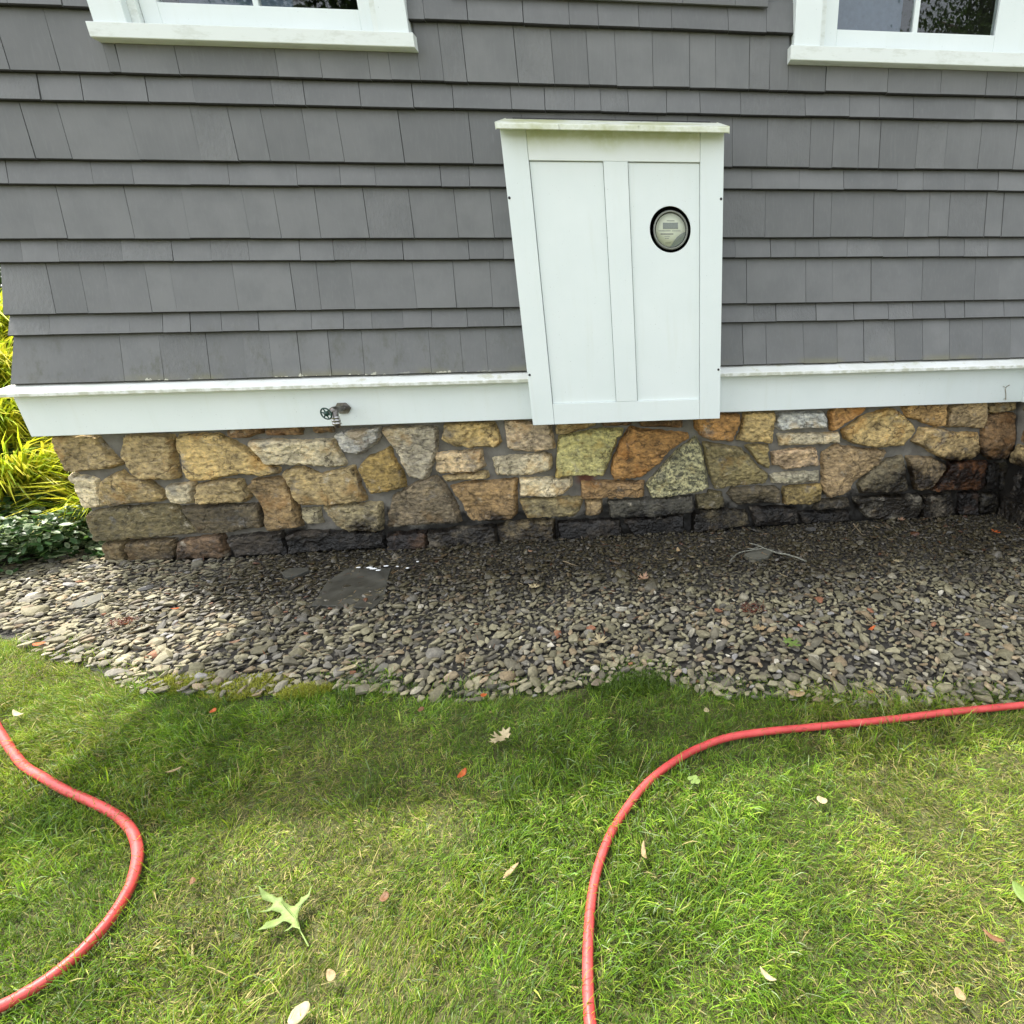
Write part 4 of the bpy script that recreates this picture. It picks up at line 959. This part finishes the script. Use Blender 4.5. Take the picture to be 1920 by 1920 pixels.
# yellow moss cushions along the edge of the gravel
for (px, py, r0, lab) in ((335, 1282, .075, "bright yellow-green moss cushion where gravel meets the lawn, leftmost"), (462, 1288, .085, "yellow-green moss cushion at the gravel edge, right of the leftmost one"), (572, 1296, .05, "small dull yellow moss tuft at the gravel edge"), (1180, 1283, .085, "dark green moss mound at the gravel edge below the cabinet")):
    c = on_z(px, py, .01); m = 2600; r0 *= 1.25; rr_ = r0 * np.sqrt(rng.random(m)); a = rng.uniform(0, 6.283, m)
    q = np.c_[c.x + rr_ * np.cos(a) * 1.35, c.y + rr_ * np.sin(a) * .6]; hz = .014 * (1 - (rr_ / r0) ** 2) + .004
    cc = np.array([(.30, .31, .05)]) if 'yellow' in lab else np.array([(.07, .125, .012)])
    o = blades(q, rng.uniform(.010, .022, m), rng.uniform(.0018, .0032, m), rng.uniform(.1, 1.0, m), rng.uniform(0, .5, m), rng.uniform(0, 6.283, m), cc * rng.uniform(.6, 1.3, (m, 1)), hz * 0 + hz, "moss_cushion", M['foliage'])
    tag(o, lab, "moss")

# ------------------------------------------------------------------ red hose
for pxs, lab in ((hl, "red rubber hose bending across the left side of the lawn"), (hr, "red rubber hose sweeping from the right edge down to the bottom of the lawn")):
    W_ = catmull([on_z(a, b, HZ) for a, b in pxs], 10)
    d0 = (W_[0] - W_[4]).normalized(); d1 = (W_[-1] - W_[-5]).normalized()
    W_ = [W_[0] + d0 * k for k in (3.0, 2.0, 1.0, .4)] + W_ + [W_[-1] + d1 * k for k in (.4, 1.0, 2.0, 3.0)]
    W_ = [Vector((p.x, p.y, HZ + .003 * nz(p.x * 5, p.y * 5, 3))) for p in W_]
    o = tube("garden_hose", W_, .0104, M['hose'], None, 14); tag(o, lab, "hose")
# single blades that reach over the hoses
hp = []; hA = []
for pxs in (hl, hr):
    W_ = catmull([on_z(a, b, HZ) for a, b in pxs[1:-1]], 10)
    for i in range(len(W_) - 1):
        t = (W_[i + 1] - W_[i]); nrm = Vector((-t.y, t.x, 0)).normalized(); m = max(1, int(t.length * 62))
        for _ in range(m):
            sd_ = random.choice((-1, 1)); p = W_[i].lerp(W_[i + 1], random.random()) + nrm * sd_ * random.uniform(.011, .016)
            hp.append((p.x, p.y)); hA.append(math.atan2(-nrm.y * sd_, -nrm.x * sd_) + random.gauss(0, .9))
hp = np.array(hp); hA = np.array(hA); m = len(hp)
tag(blades(hp, rng.uniform(.035, .062, m), rng.uniform(.0010, .0020, m), rng.uniform(.1, .6, m), rng.uniform(.1, .7, m), hA, g[rng.choice(6, m)] * rng.uniform(.8, 1.4, (m, 1)), np.full(m, .004), "grass", M['grass']), "thin grass blades arching over the red hoses", "grass", kind="stuff")

# ------------------------------------------------------------------ fallen leaves and litter
def leaf_poly(name, pts, mat, label, lift=.035, curl=.012, stem=None):
    """outline (world points) -> thin cupped leaf with a raised midrib"""
    c = sum(pts, Vector()) / len(pts); rad = max((p - c).length for p in pts)
    r = delaunay_2d_cdt([Vector((p.x, p.y)) for p in pts] + [Vector((c.x, c.y))], [], [list(range(len(pts)))], 1, 1e-6)
    b = bmesh.new(); vs_ = [b.verts.new((v.x, v.y, 0)) for v in r[0]]
    for f_ in r[2]:
        try: b.faces.new([vs_[i] for i in f_])
        except ValueError: pass
    bmesh.ops.triangulate(b, faces=b.faces); bmesh.ops.subdivide_edges(b, edges=[e for e in b.edges if e.calc_length() > .008], cuts=1, use_grid_fill=True)
    sd_ = random.random() * 50
    for v in b.verts:
        d = (Vector((v.co.x, v.co.y, c.z)) - c).length / max(rad, 1e-4)
        v.co.z = lift + curl * d * d * (1 + .6 * nz(v.co.x * 30, v.co.y * 30, sd_)) + .3 * curl * nz(v.co.x * 60, v.co.y * 60, sd_)
    o = bm_obj(name, b, mat, sm=True); so = o.modifiers.new("thickness", 'SOLIDIFY'); so.thickness = .0005
    if stem: tube("stem", stem, .0011, mat, o, 6)
    return tag(o, label, "leaf")
OAK = [(0, 1), (.07, .80), (.20, .82), (.12, .66), (.10, .52), (.40, .66), (.30, .50), (.46, .42), (.18, .34), (.12, .22), (.36, .22), (.26, .12), (.30, .02), (.10, .02), (.05, -.15)]
OAK = OAK + [(-x, y) for x, y in OAK[::-1][:-1]]
ELL = [(.27 * math.sin(a) * abs(math.sin(a)) ** .35, .5 + .5 * math.cos(a)) for a in np.linspace(0, 6.283, 17)[:-1]]
RND = [((.40 + .04 * math.sin(3 * a)) * math.sin(a), .5 + .5 * math.cos(a)) for a in np.linspace(0, 6.283, 15)[:-1]]
NAR = [(.13 * math.sin(a) * abs(math.sin(a)) ** .4 + .10 * math.cos(a) ** 2, .5 + .5 * math.cos(a)) for a in np.linspace(0, 6.283, 17)[:-1]]
def leaf_at(px, py, size, rot, shape, mat, label, z=.032, curl=.006, name="fallen_leaf"):
    c = on_z(px, py, z); ca, sa = math.cos(rot), math.sin(rot)
    pts = [Vector((c.x + size * (x * ca - (y - .45) * sa), c.y + size * (x * sa + (y - .45) * ca), z)) for x, y in shape]
    return leaf_poly(name, pts, mat, label, z, curl)
LM = dict(green=leafmat("fresh_oak_leaf", (.25, .34, .11), .3), tan=leafmat("dry_tan_leaf", (.36, .26, .14), .2), cream=leafmat("cream_leaf", (.44, .37, .22), .2), orange=leafmat("orange_leaf", (.50, .12, .03), .25), brown=leafmat("brown_leaf", (.17, .085, .04), .15), pink=leafmat("pinkish_leaf", (.36, .22, .14), .2), lime=leafmat("lime_leaf", (.17, .25, .06), .3))
ol = [(480,510),(600,540),(760,600),(850,570),(870,640),(990,710),(1060,710),(1150,640),(1190,560),(1220,570),(1320,530),(1420,380),(1340,560),(1250,650),(1150,780),(1120,960),(1180,1140),(1200,1230),(1150,1190),(1050,1160),(890,1220),(920,1170),(1010,1120),(1030,1060),(960,1020),(860,1000),(700,1090),(560,1150),(380,1185),(520,1080),(560,1000),(650,960),(760,920),(830,870),(800,830),(650,800),(440,860),(560,790),(660,730),(690,680),(500,640),(490,580)]
lp = [on_z(440 + a / 9.6, 1620 + b / 9.6, .042) for a, b in ol]
leaf_poly("oak_leaf", lp, LM['green'], "large fresh green lobed oak leaf lying on the lawn", .034, .020, [on_z(440 + a / 9.6, 1620 + b / 9.6, z_) for a, b, z_ in ((850, 680, .043), (1080, 950, .043), (1180, 1200, .043), (1330, 1480, .03))])
for a in [
 (937, 1386, .062, 2.4, OAK, 'cream', "curled cream oak leaf standing on the shaded grass", .034, .020, "oak_leaf"),
 (866, 1453, .034, -.35, ELL, 'orange', "orange-red oval leaf on the grass below the curled cream leaf"),
 (1325, 1334, .020, .2, RND, 'cream', "small pale oval leaf on the grass above the right hose"),
 (1542, 1503, .026, 1.1, RND, 'cream', "pale round leaf on the lawn inside the right hose's curve"),
 (560, 1905, .034, -.5, RND, 'cream', "pale oval leaf at the bottom edge below the large oak leaf"),
 (908, 1305, .022, 1.2, RND, 'orange', "orange petal-like leaf at the gravel edge in the middle"),
 (75, 1208, .045, 1.5, ELL, 'orange', "orange leaf at the far left edge of the lawn"),
 (34, 1340, .055, 1.2, NAR, 'cream', "narrow cream leaf beside the top of the left hose"),
 (722, 1685, .022, .4, RND, 'brown', "reddish brown leaf scrap right of the large oak leaf"),
 (1865, 1760, .038, .9, NAR, 'brown', "narrow brown leaf near the right edge of the lawn"),
 (1495, 1301, .055, 1.4, ELL, 'tan', "tan leaf fragments at the gravel edge right of the middle", .028),
 (1207, 1602, .040, .1, NAR, 'tan', "narrow olive-tan leaf standing right of the hose bend", .034, .014),
 (622, 1832, .026, .8, ELL, 'tan', "tan curled leaf scrap between the oak leaf and the bottom edge"),
 (362, 1655, .020, .6, ELL, 'brown', "small brown leaf between the left hose and the oak leaf"),
 (1800, 1868, .020, .2, RND, 'tan', "pale tan scrap in the bottom right corner"),
 (1922, 1682, .055, .2, ELL, 'lime', "bright green leaf cut by the right edge of the picture"),
 (400, 1335, .020, .2, RND, 'orange', "small orange scrap in the shaded grass below the yellow moss"),
 (326, 1445, .034, -1.0, NAR, 'tan', "narrow tan leaf in the shaded grass right of the left hose"),
 (790, 1332, .022, .2, RND, 'brown', "small brown scrap in the shaded grass near the gravel"),
 (1440, 1832, .034, .8, NAR, 'cream', "pale splinter-like leaf low on the lawn right of the hose"),
 (955, 1635, .042, -.7, NAR, 'tan', "thin dry leaf in the middle of the sunny lawn"),
 (1207, 1084, .060, -.5, OAK, 'pink', "curled brown oak leaf in the middle of the gravel", .040, .018, "oak_leaf"),
 (1125, 1200, .062, .5, OAK, 'cream', "tan star-shaped oak leaf on the gravel below the cabinet", .036, .012, "oak_leaf"),
 (1487, 1207, .070, -2.5, OAK, 'lime', "green lobed oak leaf lying on the gravel", .038, .010, "oak_leaf"),
 (1422, 1178, .050, 1.3, OAK, 'tan', "pale tan oak leaf above the green one on the gravel", .036, .010, "oak_leaf"),
 (1001, 1100, .050, 1.2, OAK, 'cream', "cream lobed leaf on the gravel right of the slate slab", .036, .010, "oak_leaf"),
 (1866, 997, .048, .3, OAK, 'orange', "orange oak leaf on the gravel near the inner corner", .034, .010, "oak_leaf"),
 (1690, 974, .050, -.6, OAK, 'pink', "pinkish tan leaf against the wet foundation stones", .034, .012, "oak_leaf"),
 (440, 1204, .036, -1.2, ELL, 'pink', "salmon oval leaf on the gravel left of the middle, lower one", .036),
 (414, 1191, .030, 1.3, ELL, 'tan', "salmon-tan leaf just above the lower salmon leaf", .036),
 (330, 1141, .034, -1.3, NAR, 'orange', "small orange leaf on the sunlit gravel", .036),
 (652, 1253, .070, -1.0, NAR, 'cream', "long curved cream leaf on the gravel near the lawn", .036, .016),
 (1632, 1180, .042, -1.1, NAR, 'orange', "curled orange-tan leaf on the gravel right of the green oak leaf", .036, .014),
 (1272, 1034, .036, .1, ELL, 'tan', "upright tan leaf on the dark gravel right of the middle", .036, .014),
 (1258, 1049, .036, 1.5, NAR, 'cream', "narrow cream leaf on the dark gravel right of the middle", .034),
 (995, 1034, .030, 1.0, ELL, 'pink', "small pinkish leaf by the foundation under the cabinet", .034),
 (1680, 1052, .030, 1.0, OAK, 'cream', "whitish crumpled scrap on the gravel at the right", .034),
 (1310, 1062, .026, .6, OAK, 'cream', "crumpled cream scrap left of the lichen twig", .034),
 (110, 1020, .075, 1.2, OAK, 'cream', "pale yellow leaf at the foot of the variegated ground cover", .036, .02, "oak_leaf"),
]:
    px, py, sz, rot, sh, mk, lab = a[:7]; leaf_at(px, py, sz, rot, sh, LM[mk], lab, *(a[7:9] if len(a) > 7 else ()), **({'name': a[9]} if len(a) > 9 else {}))
def stick(name, px, rad, mat, label, cat, z=.036, branches=()):
    W_ = catmull([on_z(a, b, z + (c if False else 0)) for a, b in px], 5)
    W_ = [p + Vector((0, 0, .006 * nz(p.x * 20, p.y * 20, 1))) for p in W_]
    rr_ = [rad * (1 - .55 * i / len(W_)) * (1 + .5 * nz(p.x * 110, p.y * 110, 4)) for i, p in enumerate(W_)]
    o = tube(name, W_, rr_, mat, None, 8); tag(o, label, cat)
    for br in branches: tube("side_branch", catmull([on_z(a, b, z) for a, b in br], 4), rad * .6, mat, o, 6)
stick("lichen_twig", [(1512, 1052), (1480, 1041), (1445, 1033), (1425, 1024), (1405, 1018)], .0046, M['lichen'], "grey lichen-covered twig lying on the gravel at the right", "twig", .042, [[(1432, 1028), (1412, 1031), (1385, 1037), (1368, 1052)], [(1425, 1024), (1412, 1029), (1402, 1028)]])
stick("dry_stem", [(1600, 982), (1608, 992), (1618, 1003)], .003, M['brown_twig'], "pale forked dry stem on the gravel near the foundation", "twig", .036, [[(1606, 990), (1609, 982), (1603, 990), (1597, 996)]])
stick("dry_stem", [(1680, 1100), (1695, 1108), (1706, 1112)], .0025, M['brown_twig'], "small forked tan stem in the middle of the right gravel", "twig", .036, [[(1695, 1108), (1682, 1117)]])
stick("dry_stem", [(1056, 1052), (1068, 1056), (1082, 1060)], .0025, M['brown_twig'], "short thin brown stem on the dark gravel below the cabinet", "twig", .036)
stick("dry_stem", [(560, 1211), (575, 1218), (585, 1224)], .002, M['brown_twig'], "thin grey stem on the gravel below the slate slab", "twig", .036)
# clump of red-brown bud scales
for (px, py, lab) in ((1412, 1140, "clump of dark red-brown bud scales on the gravel at the right"), (232, 1166, "small clump of red-brown litter on the sunlit gravel")):
    c = on_z(px, py, .034); m = 120; a = rng.uniform(0, 6.283, m); r_ = .05 * np.sqrt(rng.random(m)); q = np.c_[c.x + r_ * np.cos(a), c.y + r_ * .8 * np.sin(a)]
    tag(blades(q, rng.uniform(.010, .024, m), rng.uniform(.002, .004, m), rng.uniform(.7, 1.5, m), rng.uniform(-.2, .4, m), rng.uniform(0, 6.283, m), np.array([(.12, .035, .018)]) * rng.uniform(.5, 1.5, (m, 1)), np.full(m, .028) + rng.uniform(0, .012, m), "leaf_litter", M['foliage']), lab, "litter")
m = 1500; x = rng.uniform(-2.6, 2.2, m); y = rng.uniform(-1.25, -.1, m); kp = (y > edge_y(x) + .03) & (rng.random(m) < .35 + .5 * smooth(.0, .6, wav(x, y, 1.1, 71))); x = x[kp]; y = y[kp]; m = len(x)
tag(blades(np.c_[x, y], rng.uniform(.012, .045, m), rng.uniform(.0012, .0030, m), rng.uniform(1.25, 1.6, m), rng.normal(0, .15, m), rng.uniform(0, 6.283, m), np.array([(.30, .20, .10), (.17, .09, .045), (.36, .28, .16), (.20, .07, .03)])[rng.choice(4, m)] * rng.uniform(.6, 1.2, (m, 1)), .030 + rng.uniform(0, .010, m), "dry_litter", M['foliage']), "fine dry needles and stem bits strewn over the gravel", "litter", kind="stuff")
# white specks by the slab
fm = empty("white_specks", tuple(on_z(705, 1066, .03))); tag(fm, "white specks on the wet slate slab's upper edge", "foam")
for (px, py, r_) in ((672, 1064, .006), (693, 1064, .009), (700, 1066, .010), (709, 1069, .007), (724, 1061, .007), (745, 1062, .004), (764, 1065, .005), (783, 1053, .004)):
    p = on_z(px, py, .038); b = bmesh.new(); bmesh.ops.create_icosphere(b, subdivisions=2, radius=1)
    for v in b.verts: k = 1 + .35 * nz(v.co.x * 2 + px, v.co.y * 2, v.co.z * 2); v.co = Vector((p.x + v.co.x * r_ * 1.8 * k, p.y + v.co.y * r_ * .7 * k, p.z + v.co.z * .003))
    bm_obj("speck_patch", b, M['white_speck'], fm, sm=True)
# clover seedling
cl = empty("clover_seedling", tuple(on_z(1300, 1462, 0))); tag(cl, "small round-leaved seedling in the sunny grass beside the right hose", "weed")
for (px, py, s_) in ((1294, 1459, .016), (1302, 1458, .019), (1307, 1465, .018), (1299, 1466, .013)):
    p = on_z(px, py, .036); b = bmesh.new(); bmesh.ops.create_circle(b, cap_ends=True, segments=12, radius=s_ / 2.4)
    for v in b.verts: v.co = Vector((p.x + v.co.x * 1.1, p.y + v.co.y, p.z + .15 * v.co.x + 6 * v.co.x * v.co.x))
    lf = bm_obj("seed_leaf", b, LM['lime'], cl); tube("stalk", [Vector((p.x, p.y, p.z)), Vector(on_z(1300, 1462, .0))], .0008, LM['lime'], lf, 5)
# dried tendril on the skirt
q = [(1886, 750), (1886, 738), (1885, 730), (1887, 725), (1893, 722)]
o = tube("dried_tendril", [on_y(a, b, SK_Y - .003) for a, b in q], .0016, M['brown_twig'], None, 6); tag(o, "dried tendril stuck to the white skirt board near the inner corner", "tendril")
tube("side_shoot", [on_y(a, b, SK_Y - .003) for a, b in ((1886, 727), (1881, 724))], .001, M['brown_twig'], o, 5); tube("side_shoot", [on_y(a, b, SK_Y - .003) for a, b in ((1886, 746), (1882, 748), (1883, 750))], .001, M['brown_twig'], o, 5)

# ------------------------------------------------------------------ planting at the left
def arching(cx_, cy_, cz_, n_, L0, spread, cols, label, grp=None):
    a = rng.uniform(0, 6.283, n_); a = np.where(rng.random(n_) < .45, rng.normal(-.5, .7, n_), a)
    r_ = spread * np.sqrt(rng.random(n_)); q = np.c_[cx_ + r_ * np.cos(a), cy_ + r_ * np.sin(a)]
    cc = np.array(cols)[rng.choice(len(cols), n_)] * rng.uniform(.75, 1.25, (n_, 1))
    o = blades(q, rng.uniform(.65, 1.15, n_) * L0, rng.uniform(.009, .017, n_), rng.uniform(.1, .75, n_), rng.uniform(.45, 1.05, n_), a + rng.normal(0, .4, n_), cc, np.full(n_, cz_), "forest_grass", M['foliage'], tipcol=1.2)
    return tag(o, label, "ornamental grass", grp)
HK = [(.42, .44, .035), (.34, .40, .03), (.50, .50, .06), (.20, .28, .025), (.48, .42, .05)]
spots = [(-2.98, .55, "yellow-green forest grass clump touching the corner of the foundation"), (-3.25, .9, "yellow-green forest grass clump behind the one at the corner"), (-3.45, .45, "forest grass clump above the variegated ground cover, left of the corner clump"), (-3.05, 1.45, "forest grass clump close behind the skirt board's corner"), (-3.6, 1.5, "forest grass clump on the bank, cut by the left edge"), (-3.2, 2.1, "forest grass clump seen beside the lowest shingles"), (-4.15, 1.35, "forest grass clump in the middle of the bank, under the drip cap's corner"), (-3.75, .75, "forest grass clump in front of the bank at the left edge"), (-3.9, 1.0, "forest grass clump at the far left of the bank"), (-4.6, 1.9, "forest grass clump on the bank's upper slope, partly hidden by the nearer clumps"), (-4.5, 2.7, "topmost forest grass clump at the left edge of the picture")]
for (x, y, lab) in spots: arching(x, y, bank_z(x, y), 800, .50, .17, HK, lab, "yellow forest grass on the bank")
# dark hedge behind
m = 26000; q = np.c_[rng.uniform(-8.0, -2.75, m), rng.uniform(3.2, 4.4, m)]
hz = rng.uniform(.05, 2.8, m); cc = np.array([(.03, .06, .015)]) * rng.uniform(.5, 1.6, (m, 1))
o = blades(q, rng.uniform(.04, .08, m), rng.uniform(.02, .04, m), rng.uniform(.2, 1.4, m), rng.uniform(0, .4, m), rng.uniform(0, 6.283, m), cc, hz, "hedge", M['foliage']); tag(o, "dark green shrub behind the forest grass at the left edge", "shrub")
# variegated ground cover (small oval leaves)
m = 13000; x = rng.uniform(-3.9, -2.70, m); y = rng.uniform(-.45, .75, m); lim = -.07 - .46 * (-2.75 - x); keep = (y > lim) & ((x < -2.80) | (y > .0)); x = x[keep]; y = y[keep]; m = len(x)
hh = .03 + .25 * rng.random(m) ** .7 + .05 * wav(x, y, 1.6, 61) + np.array([bank_z(a, b) * .5 for a, b in zip(x, y)])
hh *= smooth(-2.72, -2.90, x) * .65 + .35
a = rng.uniform(0, 6.283, m); Ls = rng.uniform(.028, .052, m); tilt = rng.normal(.25, .35, m); rollv = rng.normal(0, .35, m)
d = np.c_[np.cos(a) * np.cos(tilt), np.sin(a) * np.cos(tilt), -np.sin(tilt)]; s = np.c_[-np.sin(a) * np.cos(rollv), np.cos(a) * np.cos(rollv), np.sin(rollv)]
V = np.empty((m, 7, 3)); c0 = np.c_[x, y, np.maximum(hh, .03)]
for k, (u, v_) in enumerate(((0, 0), (.3, -.26), (.3, .26), (.7, -.24), (.7, .24), (1, 0), (.5, 0))): V[:, k] = c0 + d * (Ls * u)[:, None] + s * (Ls * v_)[:, None]
V[:, 6, 2] -= .003
F = np.array([[0, 1, 6], [0, 6, 2], [1, 3, 6], [2, 6, 4], [3, 5, 6], [4, 6, 5]]); Fs = (F[None] + (np.arange(m) * 7)[:, None, None]).reshape(-1, 3)
cc = np.array([(.035, .085, .025), (.05, .11, .035), (.07, .13, .05)])[rng.choice(3, m)] * rng.uniform(.7, 1.3, (m, 1)); cv = np.repeat(cc[:, None], 7, 1)
vr = rng.random(m) < .38; cv[vr, :6] = (cv[vr, :6] * .3 + np.array([.42, .48, .30]) * .7); 
o = big_mesh("variegated_ground_cover", V.reshape(-1, 3), Fs, cv.reshape(-1, 3), M['foliage']); tag(o, "low ground cover with small white-edged green leaves beside the gravel", "ground cover", kind="stuff")

# ------------------------------------------------------------------ trees across the lawn, seen only as reflections in the panes
def tree(x, y, h, r, label, seed):
    root = empty("shade_tree", (x, y, 0)); tag(root, label, "tree"); rs = np.random.default_rng(seed)
    tr = tube("trunk", [(x, y, -.1), (x + .1, y, h * .3), (x - .1, y + .1, h * .6), (x, y, h * .85)], [.26, .2, .14, .05], M['bark'], root, 10)
    for k in range(7):
        a = k * .9; tube("limb", [(x, y, h * (.35 + .06 * k)), (x + r * .4 * math.cos(a), y + r * .4 * math.sin(a), h * (.45 + .06 * k)), (x + r * .8 * math.cos(a), y + r * .8 * math.sin(a), h * (.5 + .06 * k))], [.09, .06, .02], M['bark'], tr, 6)
    cl_ = rs.normal(size=(70, 3)); cl_ /= np.linalg.norm(cl_, axis=1)[:, None]; cl_ *= (rs.random(70) ** .4)[:, None] * [r, r, h * .38]; cl_ += (x, y, h * .62)
    m = 42000; c = cl_[rs.integers(0, 70, m)] + rs.normal(0, .33, (m, 3)); a = rs.uniform(0, 6.283, m); tl_ = rs.uniform(0, 1.2, m); L_ = rs.uniform(.07, .12, m)
    d = np.c_[np.cos(a) * np.cos(tl_), np.sin(a) * np.cos(tl_), -np.sin(tl_)]; s_ = np.c_[-np.sin(a), np.cos(a), rs.uniform(-.5, .5, m)]
    V = np.stack([c, c + d * L_[:, None] * .5 + s_ * L_[:, None] * .3, c + d * L_[:, None], c + d * L_[:, None] * .5 - s_ * L_[:, None] * .3], 1)
    big_mesh("crown", V.reshape(-1, 3), (np.arange(m) * 4)[:, None] + np.arange(4)[None], np.repeat(np.array([(.05, .09, .02)]) * rs.uniform(.5, 1.5, (m, 1)), 4, 0), M['foliage'], root)
tree(-5.3, -11.5, 10, 1.9, "tall leafy tree reflected in the left window", 3)
tree(8.9, -11.0, 10, 2.0, "tall leafy tree reflected in the right window", 4)
print("done")
